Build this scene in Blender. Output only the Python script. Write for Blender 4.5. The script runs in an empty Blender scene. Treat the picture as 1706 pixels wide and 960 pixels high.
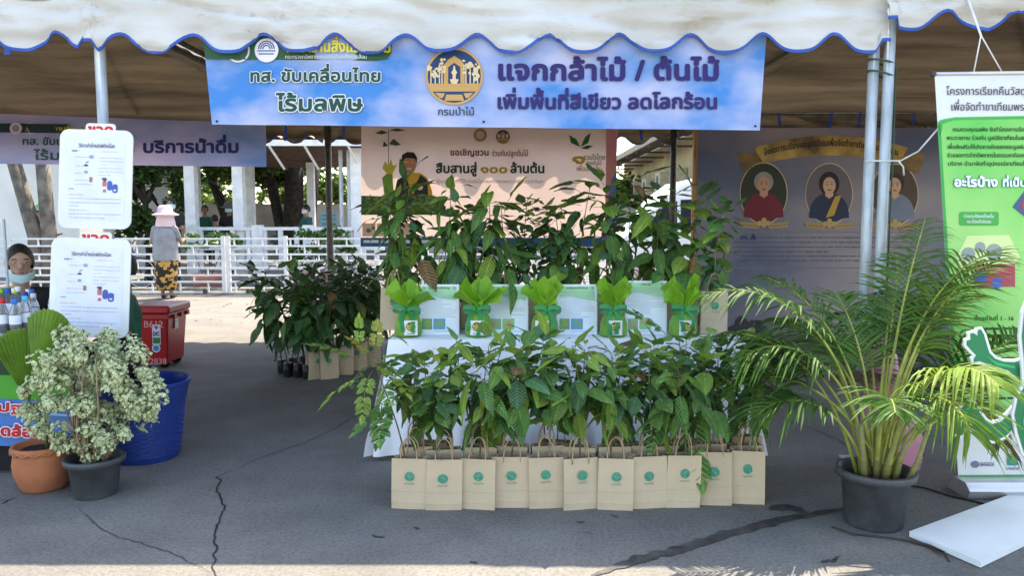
import bpy, bmesh, math, random
import numpy as np
from mathutils import Vector, Matrix, noise
R = math.radians
rnd = random.Random(11)
sc = bpy.context.scene
COL = sc.collection
# ------------------------------------------------------------------ camera, sky, sun, exposure
FPX, PITCH, CAMH = 1290.0, R(5.3), 1.5
cam = bpy.data.cameras.new('camera')
cam.sensor_fit = 'HORIZONTAL'; cam.sensor_width = 36; cam.lens = 36 * FPX / 1706
cam.clip_start = .05; cam.clip_end = 2000
camo = bpy.data.objects.new('camera', cam); COL.objects.link(camo)
camo.location = (0, 0, CAMH); camo.rotation_euler = (R(90) - PITCH, 0, 0)
sc.camera = camo
SUN = Vector((.18, .425, .86)).normalized()
world = bpy.data.worlds.new('World'); sc.world = world; world.use_nodes = True
wn = world.node_tree
sky = wn.nodes.new('ShaderNodeTexSky'); sky.sky_type = 'NISHITA'; sky.sun_disc = False
sky.sun_elevation = math.asin(SUN.z); sky.sun_rotation = math.atan2(SUN.x, SUN.y)
sky.dust_density = 1.0; sky.air_density = 1.0
wn.links.new(sky.outputs[0], wn.nodes['Background'].inputs[0])
wn.nodes['Background'].inputs[1].default_value = .15
sl = bpy.data.lights.new('sun', 'SUN'); sl.energy = 3.0; sl.angle = R(.5); sl.color = (1, .94, .84)
so = bpy.data.objects.new('sun', sl); COL.objects.link(so)
so.rotation_euler = (-SUN).to_track_quat('-Z', 'Y').to_euler()
sc.view_settings.view_transform = 'Standard'; sc.view_settings.look = 'None'
sc.view_settings.gamma = 1; sc.view_settings.use_curve_mapping = False
sc.view_settings.exposure = 2.15
sc.view_settings.use_white_balance = True; sc.view_settings.white_balance_temperature = 7700
sc.render.engine = 'CYCLES'
sc.cycles.use_denoising = True
sc.cycles.max_bounces = 8; sc.cycles.transparent_max_bounces = 12
sc.cycles.caustics_reflective = False; sc.cycles.caustics_refractive = False
# ------------------------------------------------------------------ helpers
def ray(px, py):
    a = (px - 853) / FPX; b = (480 - py) / FPX
    cp, sp = math.cos(PITCH), math.sin(PITCH)
    return Vector((a, cp + b * sp, -sp + b * cp))
def P(px, py, Y):
    d = ray(px, py); return Vector((0, 0, CAMH)) + d * (Y / d.y)
def G(px, py, z=0):
    d = ray(px, py); return Vector((0, 0, CAMH)) + d * ((z - CAMH) / d.z)
def X(px, Y): return P(px, 400, Y).x
def s2l(c):
    return tuple(((x / 255) / 12.92 if x <= 10 else (((x / 255) + .055) / 1.055) ** 2.4) for x in c)
MATS = {}
def M(name, col, rough=.6, var=.12, scale=6, bump=0, bscale=60, metal=0, trans=0, tcol=None, spec=.4, col2=None, objvar=0, stretch=None, coat=0, bdist=.01):
    if name in MATS: return MATS[name]
    m = bpy.data.materials.new(name); MATS[name] = m; m.use_nodes = True
    nt = m.node_tree; N = nt.nodes; L = nt.links; b = N['Principled BSDF']; out = N['Material Output']
    b.inputs['Roughness'].default_value = rough; b.inputs['Metallic'].default_value = metal
    b.inputs['Specular IOR Level'].default_value = spec; b.inputs['Coat Weight'].default_value = coat
    col = tuple(col[:3])
    c2 = tuple(col2) if col2 else tuple(max(0, x * (1 - 2 * var)) for x in col)
    c1 = col if col2 else tuple(min(1, x * (1 + var)) for x in col)
    tc = N.new('ShaderNodeTexCoord'); mp = N.new('ShaderNodeMapping')
    L.new(tc.outputs['Object'], mp.inputs[0])
    if stretch: mp.inputs['Scale'].default_value = stretch
    nz = N.new('ShaderNodeTexNoise'); nz.inputs['Scale'].default_value = scale; nz.inputs['Detail'].default_value = 6
    L.new(mp.outputs[0], nz.inputs['Vector'])
    rp = N.new('ShaderNodeValToRGB'); rp.color_ramp.elements[0].position = .35; rp.color_ramp.elements[1].position = .65
    rp.color_ramp.elements[0].color = (*c2, 1); rp.color_ramp.elements[1].color = (*c1, 1)
    L.new(nz.outputs['Fac'], rp.inputs[0]); cur = rp.outputs[0]
    if objvar:
        oi = N.new('ShaderNodeObjectInfo'); hs = N.new('ShaderNodeHueSaturation')
        mr = N.new('ShaderNodeMapRange'); mr.inputs[3].default_value = 1 - objvar; mr.inputs[4].default_value = 1 + objvar
        L.new(oi.outputs['Random'], mr.inputs[0]); L.new(mr.outputs[0], hs.inputs['Value'])
        mr2 = N.new('ShaderNodeMapRange'); mr2.inputs[3].default_value = .5 - objvar * .06; mr2.inputs[4].default_value = .5 + objvar * .03
        ml = N.new('ShaderNodeMath'); ml.operation = 'FRACT'; ml2 = N.new('ShaderNodeMath'); ml2.operation = 'MULTIPLY'; ml2.inputs[1].default_value = 7.31
        L.new(oi.outputs['Random'], ml2.inputs[0]); L.new(ml2.outputs[0], ml.inputs[0]); L.new(ml.outputs[0], mr2.inputs[0]); L.new(mr2.outputs[0], hs.inputs['Hue'])
        L.new(cur, hs.inputs['Color']); cur = hs.outputs[0]
    L.new(cur, b.inputs['Base Color'])
    if bump:
        n2 = N.new('ShaderNodeTexNoise'); n2.inputs['Scale'].default_value = bscale; n2.inputs['Detail'].default_value = 5
        L.new(mp.outputs[0], n2.inputs['Vector']); bp = N.new('ShaderNodeBump'); bp.inputs['Strength'].default_value = bump
        bp.inputs['Distance'].default_value = bdist
        L.new(n2.outputs['Fac'], bp.inputs['Height']); L.new(bp.outputs[0], b.inputs['Normal'])
    if trans:
        t = N.new('ShaderNodeBsdfTranslucent'); mx = N.new('ShaderNodeMixShader'); mx.inputs[0].default_value = trans
        if tcol: t.inputs[0].default_value = (*tcol, 1)
        else: L.new(cur, t.inputs[0])
        L.new(b.outputs[0], mx.inputs[1]); L.new(t.outputs[0], mx.inputs[2]); L.new(mx.outputs[0], out.inputs[0])
    return m
def flat(c, rough=.6, trans=0):   # a plain print or paint colour given in 0-255 sRGB
    return M('print_%d_%d_%d_%d_%d' % (*[int(v) for v in c], int(rough * 10), int(trans * 100)), s2l(c), rough, .03, 9, trans=trans)
class MB:
    def __init__(s): s.v = []; s.f = []; s.m = []
    def add(s, vs, fs, mi=0):
        k = len(s.v); s.v += [tuple(v) for v in vs]; s.f += [tuple(i + k for i in f) for f in fs]; s.m += [mi] * len(fs); return s
    def box(s, a, b, mi=0, bev=0):
        x0, y0, z0 = a; x1, y1, z1 = b
        vs = [(x0,y0,z0),(x1,y0,z0),(x1,y1,z0),(x0,y1,z0),(x0,y0,z1),(x1,y0,z1),(x1,y1,z1),(x0,y1,z1)]
        return s.add(vs, [(0,3,2,1),(4,5,6,7),(0,1,5,4),(1,2,6,5),(2,3,7,6),(3,0,4,7)], mi)
    def tube(s, pts, r, n=8, mi=0, cap=True, flatz=1):
        pts = [Vector(p) for p in pts]; rs = r if isinstance(r, (list, tuple)) else [r] * len(pts)
        vs = []; pu = None
        for i, p in enumerate(pts):
            t = (pts[min(i + 1, len(pts) - 1)] - pts[max(i - 1, 0)])
            t = t.normalized() if t.length > 1e-9 else Vector((0, 0, 1))
            u = pu - t * pu.dot(t) if pu is not None else t.cross(Vector((0.13, .99, .02)))
            if u.length < 1e-5: u = t.cross(Vector((1, 0, .1)))
            u.normalize(); pu = u; w = t.cross(u)
            for k in range(n):
                a = 2 * math.pi * k / n; vs.append(p + u * (math.cos(a) * rs[i]) + w * (math.sin(a) * rs[i] * flatz))
        fs = [(i*n+k, i*n+(k+1)%n, (i+1)*n+(k+1)%n, (i+1)*n+k) for i in range(len(pts)-1) for k in range(n)]
        if cap: fs += [tuple(range(n-1, -1, -1)), tuple((len(pts)-1)*n + k for k in range(n))]
        return s.add(vs, fs, mi)
    def lathe(s, prof, c=(0,0,0), n=24, mi=0, cap=True, wob=0):
        vs = []
        for (r, z) in prof:
            for k in range(n):
                a = 2 * math.pi * k / n; rr = r * (1 + wob * math.sin(3 * a + z * 9))
                vs.append((c[0] + rr * math.cos(a), c[1] + rr * math.sin(a), c[2] + z))
        fs = [(i*n+k, i*n+(k+1)%n, (i+1)*n+(k+1)%n, (i+1)*n+k) for i in range(len(prof)-1) for k in range(n)]
        if cap: fs += [tuple(range(n-1, -1, -1)), tuple((len(prof)-1)*n + k for k in range(n))]
        return s.add(vs, fs, mi)
    def grid(s, fn, nu, nv, mi=0):
        vs = [fn(i / nu, j / nv) for j in range(nv + 1) for i in range(nu + 1)]
        fs = [(j*(nu+1)+i, j*(nu+1)+i+1, (j+1)*(nu+1)+i+1, (j+1)*(nu+1)+i) for j in range(nv) for i in range(nu)]
        return s.add(vs, fs, mi)
    def sphere(s, c, r, n=12, mi=0):
        r = r if isinstance(r, (tuple, list)) else (r, r, r); vs = []; h = n // 2
        for j in range(h + 1):
            t = math.pi * j / h
            for k in range(n):
                a = 2 * math.pi * k / n
                vs.append((c[0]+r[0]*math.sin(t)*math.cos(a), c[1]+r[1]*math.sin(t)*math.sin(a), c[2]-r[2]*math.cos(t)))
        return s.add(vs, [(j*n+k, j*n+(k+1)%n, (j+1)*n+(k+1)%n, (j+1)*n+k) for j in range(h) for k in range(n)], mi)
    def prism(s, front, back, mi=0):
        n = len(front)
        return s.add(list(front) + list(back), [tuple(range(n)), tuple(range(2*n-1, n-1, -1))] + [(k, k+n, (k+1)%n+n, (k+1)%n) for k in range(n)], mi)
    def mesh(s, name, mats, smooth=False):
        me = bpy.data.meshes.new(name); me.from_pydata(s.v, [], s.f)
        for m in (mats if isinstance(mats, (list, tuple)) else [mats]): me.materials.append(m)
        me.polygons.foreach_set('material_index', s.m)
        if smooth: me.polygons.foreach_set('use_smooth', [True] * len(me.polygons))
        me.update(); return me
    def build(s, name, mats, parent=None, smooth=False):
        return link(name, s.mesh(name, mats, smooth), parent)
def link(name, me, parent=None, mat=None):
    o = bpy.data.objects.new(name, me); COL.objects.link(o)
    if parent is not None:
        o.parent = parent
        if parent.type == 'EMPTY': o.matrix_parent_inverse = Matrix.Translation(-parent.location)
    if mat is not None: o.matrix_basis = mat
    return o
def tag(o, label, cat, group=None, kind=None):
    if label: o['label'] = label
    if cat: o['category'] = cat
    if group: o['group'] = group
    if kind: o['kind'] = kind
    return o
def thing(name, label, cat, loc=(0, 0, 0), group=None):
    o = bpy.data.objects.new(name, None); COL.objects.link(o); o.location = loc; o.empty_display_size = .1
    return tag(o, label, cat, group)
def struct(o): o['kind'] = 'structure'; return o
def stuff(o): o['kind'] = 'stuff'; return o
def place(o, loc, rz=0): o.location = loc; o.rotation_euler = (0, 0, rz); return o
def copy_tree(o, parent=None):
    c = o.copy(); COL.objects.link(c)
    if parent is not None: c.parent = parent
    for ch in list(o.children): copy_tree(ch, c)
    return c
def bevel(o, w=.006, seg=2):
    md = o.modifiers.new('bevel', 'BEVEL'); md.width = w; md.segments = seg; md.limit_method = 'ANGLE'; return o
ORD = ['first','second','third','fourth','fifth','sixth','seventh','eighth','ninth','tenth','eleventh','twelfth','thirteenth','fourteenth','fifteenth','sixteenth','seventeenth','eighteenth','nineteenth','twentieth']
# ---- lettering: the glyphs of the built-in font, laid out one by one
GL = {}
_fc = bpy.data.curves.new('lettering', 'FONT'); _fc.resolution_u = 3
_fo = bpy.data.objects.new('lettering', _fc); COL.objects.link(_fo)
def _fm(body):
    _fc.body = body; bpy.context.view_layer.update()
    ob = _fo.evaluated_get(bpy.context.evaluated_depsgraph_get()); me = ob.to_mesh()
    v = [(q.co.x, q.co.y) for q in me.vertices]; f = [tuple(p.vertices) for p in me.polygons]; ob.to_mesh_clear(); return v, f
TONE = set('\u0e48\u0e49\u0e4a\u0e4b\u0e4c'); UP = set('\u0e31\u0e34\u0e35\u0e36\u0e37\u0e4d'); LOW = set('\u0e38\u0e39')
def glyph(ch):
    if ch not in GL:
        if '|' not in GL: v, f = _fm('|'); GL['|'] = (v, f, max(q[0] for q in v) + .05)
        b = max(q[0] for q in GL['|'][0])
        v, f = _fm(ch) if ch != ' ' else ([], [])
        w, _ = _fm(ch + '|'); GL[ch] = (v, f, 0 if ch in TONE | UP | LOW else max(q[0] for q in w) - b)
    return GL[ch]
def layout(s):
    out = []; x = 0; prev = ''; base = ''
    for ch in s:
        v, f, adv = glyph(ch); dy = dx = 0
        if ch in TONE and prev in UP: dy = .2
        if (ch in TONE or ch in UP) and base in 'ปฝฟ': dx = -.07
        out.append(([(q[0] + x + dx, q[1] + dy) for q in v], f)); x += adv
        if ch in TONE | UP | LOW: prev = ch if ch in UP else prev
        else: prev = ''; base = ch
    return out, x
def lettering(parent, S, s, x0, x1, yb, h, col, bold=.0, d=.004, name='lettering', outline=None, slope=0, arc=0):
    """print s on surface S between the pixel columns x0 and x1, baseline yb, body height h px; S(px, py, d) -> point"""
    gl, w = layout(s); sx = (x1 - x0) / w; sy = h / .62
    def put(shifts, dd, c):
        mb = MB(); step = 0
        for k, (ax, ay) in enumerate(shifts):
            for i, (v, f) in enumerate(gl):
                z = dd + .00022 * k + .0001 * (i % 2); vs = []
                for (a, b) in v:
                    u = x0 + a * sx + ax * sy; t = (u - x0) / (x1 - x0)
                    vs.append(S(u, yb - (b + ay) * sy + slope * (u - x0) - arc * 4 * t * (1 - t), z))
                mb.add(vs, f)
        return mb.build(name, c if not isinstance(c, tuple) else flat(c), parent)
    ring = lambda r, n: [(0, 0)] + [(r * math.cos(2*math.pi*k/n), r * math.sin(2*math.pi*k/n)) for k in range(n)]
    if outline: put(ring(bold + outline[1], 10), d, outline[0]); d += .0032
    return put(ring(bold, 6) if bold else [(0, 0)], d, col)
def circ(cx, cy, rx, ry=None, n=28, a0=0, a1=2*math.pi):
    ry = ry or rx; full = abs(a1 - a0 - 2*math.pi) < 1e-6
    return [(cx + rx * math.cos(a0 + (a1-a0)*k/(n if full else n-1)), cy - ry * math.sin(a0 + (a1-a0)*k/(n if full else n-1))) for k in range(n)]
def shape(parent, S, outs, col, d=.003, name='print'):
    mb = MB()
    if outs and isinstance(outs[0][0], (int, float)): outs = [outs]
    for i, o in enumerate(outs): mb.add([S(x, y, d + .00005 * i) for x, y in o], [tuple(range(len(o)))])
    return mb.build(name, col if not isinstance(col, tuple) else flat(col), parent)
def rect(x0, y0, x1, y1): return [(x0, y0), (x1, y0), (x1, y1), (x0, y1)]
def rrect(x0, y0, x1, y1, r, n=5):
    o = []
    for cx, cy, a in ((x1-r, y0+r, 0), (x0+r, y0+r, 90), (x0+r, y1-r, 180), (x1-r, y1-r, 270)):
        o += [(cx + r*math.cos(R(a + 90*k/n)), cy - r*math.sin(R(a + 90*k/n))) for k in range(n + 1)]
    return o
def textlines(parent, S, x0, x1, ys, h, col, d=.004, seed=1, last=1.0):
    q = random.Random(seed); outs = []
    for k, y in enumerate(ys):
        x = x0; e = x1 if k < len(ys) - 1 else x0 + (x1 - x0) * last
        while x < e:
            w = q.uniform(2.5, 7) * h; w = min(w, e - x)
            outs.append(rect(x, y, x + w, y + h * q.uniform(.5, .8))); x += w + h * q.uniform(.35, .9)
    return stuff(shape(parent, S, outs, col, d, 'fine_print'))
def yplane(Y, amp=0, k=7, ph=0):
    def S(px, py, d=0):
        p = P(px, py, Y); p.y += -d + amp * (math.sin(k * p.x + ph + 1.3 * math.sin(2.1 * p.z)) + .5 * math.sin(2.3 * k * p.x + 5 * p.z)); return p
    return S
def plane(p0, n):
    p0 = Vector(p0); n = Vector(n).normalized()
    def S(px, py, d=0):
        r = ray(px, py); t = (p0 - Vector((0, 0, CAMH))).dot(n) / r.dot(n); return Vector((0, 0, CAMH)) + r * t + n * d
    return S
def sheet(parent, S, c, mat, nu=40, nv=10, name='sheet', th=.004):
    (ax, ay), (bx, by), (cx, cy), (dx, dy) = c   # TL TR BR BL in pixels
    def at(u, v, d):
        x = (ax*(1-u)+bx*u)*(1-v) + (dx*(1-u)+cx*u)*v; y = (ay*(1-u)+by*u)*(1-v) + (dy*(1-u)+cy*u)*v
        return S(x, y, d)
    mb = MB(); mb.grid(lambda u, v: at(u, 1 - v, 0), nu, nv)
    o = mb.build(name, mat, parent, True)
    return o
def emblem(parent, S, cx, cy, r, d=.004, small=False, gold=(206, 160, 96), navy=(28, 62, 110), cream=(232, 205, 160)):
    shape(parent, S, circ(cx, cy, r), gold, d, 'emblem_ring')
    shape(parent, S, circ(cx, cy, r * .92), navy, d + .001, 'emblem_field')
    k = r / 47.0
    def p(L): return [(cx + x * k, cy + y * k) for x, y in L]
    arch = [p([(-17,14),(-17,-18),(-10,-27),(0,-33),(10,-27),(17,-18),(17,14),(10,14),(10,-15),(0,-22),(-10,-15),(-10,14)])]
    land = [p([(-43,12),(43,12),(36,25),(-36,25)]), p([(-13,30),(13,30),(16,40),(-16,40)]), p([(-31,27),(-15,28),(-19,36),(-24,35)]), p([(31,27),(15,28),(19,36),(24,35)])]
    shape(parent, S, land + arch, gold, d + .002, 'emblem_relief')
    q = random.Random(4); tr = []
    if not small:
        for x0, xs in ((-27, (-38, -31, -24, -20)), (27, (19, 26, 32, 38))):
            for x in xs:
                h = -24 + abs(x) * .35 + q.uniform(-6, 2)
                tr.append(p([(x-1, 12), (x+1, 12), (x+.8, h), (x-.8, h)]))
                for j in range(7):
                    tr.append([(cx + a*k, cy + b*k) for a, b in circ(x + q.uniform(-4.5, 4.5), h + q.uniform(-5, 16), q.uniform(1.6, 3.4), n=7)])
        tr += [p([(-3,12),(3,12),(2.5,-2),(5,-6),(2,-10),(1,-17),(-1,-17),(-2,-10),(-5,-6),(-2.5,-2)]), p([(-6,10),(6,10),(7,5),(4,13),(-4,13),(-7,5)])]
    else:
        tr = [p(circ(0, -2, 6, 16, 10)), p(circ(-28, -6, 8, 15, 10)), p(circ(28, -6, 8, 15, 10))]
    shape(parent, S, tr, cream, d + .003, 'emblem_relief')
# ------------------------------------------------------------------ ground
def ground_mat():
    m = bpy.data.materials.new('concrete_paving'); m.use_nodes = True; nt = m.node_tree; N = nt.nodes; L = nt.links; b = N['Principled BSDF']
    tc = N.new('ShaderNodeTexCoord'); b.inputs['Roughness'].default_value = .85; b.inputs['Specular IOR Level'].default_value = .25
    def nz(scale, det, st=None):
        n = N.new('ShaderNodeTexNoise'); n.inputs['Scale'].default_value = scale; n.inputs['Detail'].default_value = det; n.inputs['Roughness'].default_value = .65
        if st:
            mp = N.new('ShaderNodeMapping'); mp.inputs['Scale'].default_value = st; L.new(tc.outputs['Object'], mp.inputs[0]); L.new(mp.outputs[0], n.inputs[0])
        else: L.new(tc.outputs['Object'], n.inputs[0])
        return n.outputs['Fac']
    def ramp(s, p0, c0, p1, c1):
        r = N.new('ShaderNodeValToRGB'); e = r.color_ramp.elements; e[0].position = p0; e[1].position = p1; e[0].color = (*c0, 1); e[1].color = (*c1, 1); L.new(s, r.inputs[0]); return r.outputs[0]
    def mul(a, c, f=1):
        x = N.new('ShaderNodeMix'); x.data_type = 'RGBA'; x.blend_type = 'MULTIPLY'; x.inputs[0].default_value = f; L.new(a, x.inputs[6]); L.new(c, x.inputs[7]); return x.outputs[2]
    c = ramp(nz(.5, 8), .25, (.185, .178, .166), .75, (.228, .219, .203))
    c = mul(c, ramp(nz(2.2, 9), .36, (.78, .78, .79), .62, (1, 1, 1)))
    c = mul(c, ramp(nz(55, 3), .32, (.70, .70, .71), .56, (1.06, 1.06, 1.06)))
    c = mul(c, ramp(nz(240, 2), .30, (.6, .6, .6), .55, (1, 1, 1)))
    c = mul(c, ramp(nz(75, 2), .60, (1, 1, 1), .72, (1.45, 1.44, 1.4)))
    c = mul(c, ramp(nz(.9, 10), .54, (1, 1, 1), .70, (1.16, 1.14, 1.09)))
    v = N.new('ShaderNodeTexVoronoi'); v.inputs['Scale'].default_value = 3.1; L.new(tc.outputs['Object'], v.inputs[0])
    c = mul(c, ramp(v.outputs['Distance'], .035, (.55, .55, .55), .06, (1, 1, 1)), .6)
    L.new(c, b.inputs['Base Color'])
    bp = N.new('ShaderNodeBump'); bp.inputs['Strength'].default_value = .4; bp.inputs['Distance'].default_value = .003; L.new(nz(130, 4), bp.inputs['Height']); L.new(bp.outputs[0], b.inputs['Normal'])
    return m
g = MB(); g.grid(lambda u, v: (-250 + 500 * u, -150 + 450 * v, 0), 8, 8)
ground = struct(g.build('ground', ground_mat()))
dark = M('crack_dirt', (.02, .02, .02), .9); wet = M('damp_stain', (.055, .055, .058), .55, .3, 14)
def ribbon(name, pts, w, mat, z=.004, sub=5, jit=.012, seed=1, edge=.5):
    q = random.Random(seed); W = [G(*p) for p in pts]; L = []
    for a, b in zip(W, W[1:]):
        for k in range(sub): L.append(a.lerp(b, k / sub))
    L.append(W[-1]); L = [Vector((p.x + q.uniform(-jit, jit), p.y + q.uniform(-jit, jit), z)) for p in L]
    vs = []; n = len(L)
    for i, p in enumerate(L):
        t = (L[min(i+1, n-1)] - L[max(i-1, 0)]).normalized(); s = Vector((-t.y, t.x, 0))
        if name == 'damp_stain': ra, rb = .5 + .9 * noise.noise((i * .37, seed, 0)), .5 + .9 * noise.noise((i * .37, seed, 9))
        else: ra, rb = q.random(), q.random()
        a = w * (1 - edge * ra) * min(1, .25 + 4 * min(i, n-1-i) / n); b = w * (1 - edge * rb) * min(1, .25 + 4 * min(i, n-1-i) / n)
        vs += [p + s * a, p - s * b]
    return MB().add(vs, [(2*i, 2*i+1, 2*i+3, 2*i+2) for i in range(n-1)]).build(name, mat, ground)
ribbon('crack', [(362,975),(354,945),(362,915),(355,890),(366,865),(374,845),(360,820),(367,800),(360,797),(392,784)], .006, dark, .004, 6, .010, 2)
ribbon('crack', [(392,784),(430,765),(505,740),(560,714),(590,694),(640,640)], .0035, dark, .004, 5, .006, 3)
ribbon('crack', [(354,955),(320,940),(290,925),(240,908),(200,898),(165,880),(150,865),(127,845)], .0026, dark, .0044, 5, .006, 4)
ribbon('crack', [(0,842),(25,830)], .006, dark, .004, 5, .006, 5)
ribbon('crack', [(440,598),(470,606),(520,600)], .006, dark, .004, 5, .02, 6)
ribbon('crack', [(1290,690),(1400,735),(1440,760)], .004, dark, .004, 5, .012, 8)
ribbon('damp_stain', [(985,962),(1060,935),(1140,915),(1210,892),(1300,868),(1430,845)], .046, wet, .0046, 14, .0, 7, .6)
ribbon('damp_stain', [(1282,850),(1310,846),(1345,856)], .045, wet, .0052, 8, .0, 9, .5)
ribbon('damp_stain', [(1365,938),(1385,936),(1398,930)], .012, wet, .004, 6, .01, 10, .6)
for i, (a, b) in enumerate([((780,938),(798,941)), ((1020,860),(1030,863)), ((620,894),(640,897)), ((1060,930),(1078,927)), ((960,873),(975,871)), ((690,880),(700,884))]):
    ribbon('damp_stain', [a, b], .010, wet, .004, 6, .008, 20 + i, .7)
# ------------------------------------------------------------------ tents
canvas = M('tent_canvas', (.84, .84, .83), .75, .03, 1.1, .5, 3.2, trans=.22, tcol=(.58, .56, .54), col2=(.64, .60, .54), stretch=(.6, .6, 1.9), bdist=.05)
lining = M('brown_lining', (.21, .165, .11), .8, .2, 1.5, 1.0, 2.6, trans=.5, col2=(.085, .066, .046), stretch=(.35, 2.4, 2.4), bdist=.16)  # darker streaks put the shade of fold creases into the lining colour
def stained(m, c, scale, p0, p1, st=(1, 1, 1)):   # dirt patches multiplied into a material's colour
    nt = m.node_tree; N = nt.nodes; L = nt.links; b = N['Principled BSDF']; tc = N.new('ShaderNodeTexCoord'); mp = N.new('ShaderNodeMapping'); mp.inputs['Scale'].default_value = st; L.new(tc.outputs['Object'], mp.inputs[0])
    n = N.new('ShaderNodeTexNoise'); n.inputs['Scale'].default_value = scale; n.inputs['Detail'].default_value = 9; n.inputs['Roughness'].default_value = .7; L.new(mp.outputs[0], n.inputs[0])
    r = N.new('ShaderNodeValToRGB'); e = r.color_ramp.elements; e[0].position = p0; e[1].position = p1; e[0].color = (1, 1, 1, 1); e[1].color = (*c, 1); L.new(n.outputs['Fac'], r.inputs[0])
    x = N.new('ShaderNodeMix'); x.data_type = 'RGBA'; x.blend_type = 'MULTIPLY'; x.inputs[0].default_value = 1; L.new(b.inputs['Base Color'].links[0].from_socket, x.inputs[6]); L.new(r.outputs[0], x.inputs[7]); L.new(x.outputs[2], b.inputs['Base Color'])
stained(canvas, (.70, .60, .47), 2.6, .53, .74, (.7, .7, 2.2)); stained(canvas, (.62, .54, .44), 14, .62, .72, (.5, .5, 2))
blue_trim = M('blue_edging', (.03, .10, .42), .7)
galv = M('galvanised_steel', (.58, .64, .68), .45, .16, 22, .12, 60, .25, col2=(.40, .45, .48), stretch=(1, 1, .25))
dkpole = M('dull_painted_steel', (.085, .08, .07), .6, .2, 20)
rust = M('rusty_steel', (.20, .10, .05), .8, .3, 30)
YF, YR = 4.6, 10.35
def scal(x, per=.413, x0=None):
    t = ((x - x0) / per) % 1.0
    return .052 * math.cos(2 * math.pi * t) + .010 * math.cos(4 * math.pi * t)
def tent(x0, x1, y0, y1, zE, zB, label, ph, rise=1.2, poles='', seed=0, sides=''):
    r = thing('canopy_tent', label, 'tent', ((x0 + x1) / 2, (y0 + y1) / 2, 0))
    def h(x, y):
        tx = min(x - x0, x1 - x) / ((x1 - x0) / 2); ty = min(y - y0, y1 - y) / ((y1 - y0) / 2); t = max(0, min(tx, ty))
        w = noise.noise((x * 1.1 + seed, y * 1.4, 0)) * .05 + .018 * noise.noise((x * 1.5, y * 7, seed)) + .012 * noise.noise((x * 9, y * 3, seed))
        return zE + rise * (t ** 1.08) - .10 * math.sin(math.pi * t) + w * min(1, t * 6)
    mb = MB(); mb.grid(lambda u, v: (x0 + (x1-x0)*u, y0 + (y1-y0)*v, h(x0 + (x1-x0)*u, y0 + (y1-y0)*v)), 90, 90)
    ro = mb.build('roof_canvas', canvas, r, True)
    mb = MB(); mb.grid(lambda u, v: (x0 + .01 + (x1-x0-.02)*u, y0 + .01 + (y1-y0-.02)*v, h(x0 + (x1-x0)*u, y0 + (y1-y0)*v) - .02 - .012 * (1 + noise.noise((u * 9, v * 40, seed + 2)))), 90, 90)
    mb.build('lining', lining, ro, True)
    def val(a, b, nrm):
        a = Vector(a); b = Vector(b); Ln = (b - a).length; ax = (b - a) / Ln
        def bot(s):
            e = min(s, Ln - s)
            return zB + (scal(s + (a.x if abs(ax.x) > .5 else a.y), x0=ph) if e > .06 else .02)
        def f(u, v):
            s = Ln * u; p = a + ax * s; z = zE + (bot(s) - zE) * v
            k = .022 * v * math.sin(2 * math.pi * s / .413 + 1) + .03 * noise.noise((s * 2.2, z * 9, seed + 3)) * (.3 + v) + .012 * noise.noise((s * 8, z * 14, seed)) - .035 * max(0, .22 - abs(noise.noise((s * 1.1, z * 7 + s * .5, seed + 8)))) / .22
            return Vector((p.x, p.y, z + .012)) + Vector(nrm) * (.012 + k)
        mb = MB(); mb.grid(f, int(Ln * 44), 16); o = mb.build('valance', canvas, r, True)
        if nrm[1] > .5:
            mb = MB(); mb.grid(lambda u, v: f(u, v * .99) - Vector(nrm) * .02, int(Ln * 44), 6); mb.build('lining', lining, o, True)
        mb = MB(); n = int(Ln * 44); pts = []
        for i in range(n + 1):
            p = f(i / n, 1.0); pts.append(p + Vector(nrm) * .002)
        vs = []
        for p in pts: vs += [p + Vector((0, 0, .010)) + Vector(nrm) * .004, p + Vector((0, 0, -.008)) + Vector(nrm) * .004, p + Vector((0, 0, -.008)) - Vector(nrm) * .006, p + Vector((0, 0, .010)) - Vector(nrm) * .006]
        fs = [(4*i+k, 4*i+(k+1)%4, 4*i+4+(k+1)%4, 4*i+4+k) for i in range(n) for k in range(4)]
        mb.add(vs, fs).build('edging', blue_trim, o)
    val((x0, y0, 0), (x1, y0, 0), (0, -1, 0)); val((x0, y1, 0), (x1, y1, 0), (0, 1, 0))
    if 'L' in sides: val((x0, y0, 0), (x0, y1, 0), (-1, 0, 0))
    if 'R' in sides: val((x1, y0, 0), (x1, y1, 0), (1, 0, 0))
    i = .05
    for a, b in (((x0+i,y0+i),(x1-i,y0+i)), ((x0+i,y1-i),(x1-i,y1-i)), ((x0+i,y0+i),(x0+i,y1-i)), ((x1-i,y0+i),(x1-i,y1-i))):
        MB().tube([(*a, zE - .045), (*b, zE - .045)], .019, 8).build('eave_tube', dkpole, r, True)
    cx, cy = (x0+x1)/2, (y0+y1)/2
    for a in ((x0+i,y0+i),(x1-i,y0+i),(x0+i,y1-i),(x1-i,y1-i)):
        MB().tube([(*a, zE - .05), (cx + (a[0]-cx)*.5, cy + (a[1]-cy)*.5, zE + rise*.42), (cx, cy, zE + rise - .08)], .016, 6).build('rafter', dkpole, r, True)
    for c in poles:
        x = x0 + i if c in 'ac' else x1 - i; y = y0 + i if c in 'ab' else y1 - i
        MB().tube([(x, y, .012), (x, y, zE - .03)], .031 if c in 'ab' else .042, 14).build('pole', galv if c in 'ab' else dkpole, r, True)
        MB().box((x-.08, y-.08, .0), (x+.08, y+.08, .01)).build('foot_plate', galv if c in 'ab' else dkpole, r)
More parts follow.
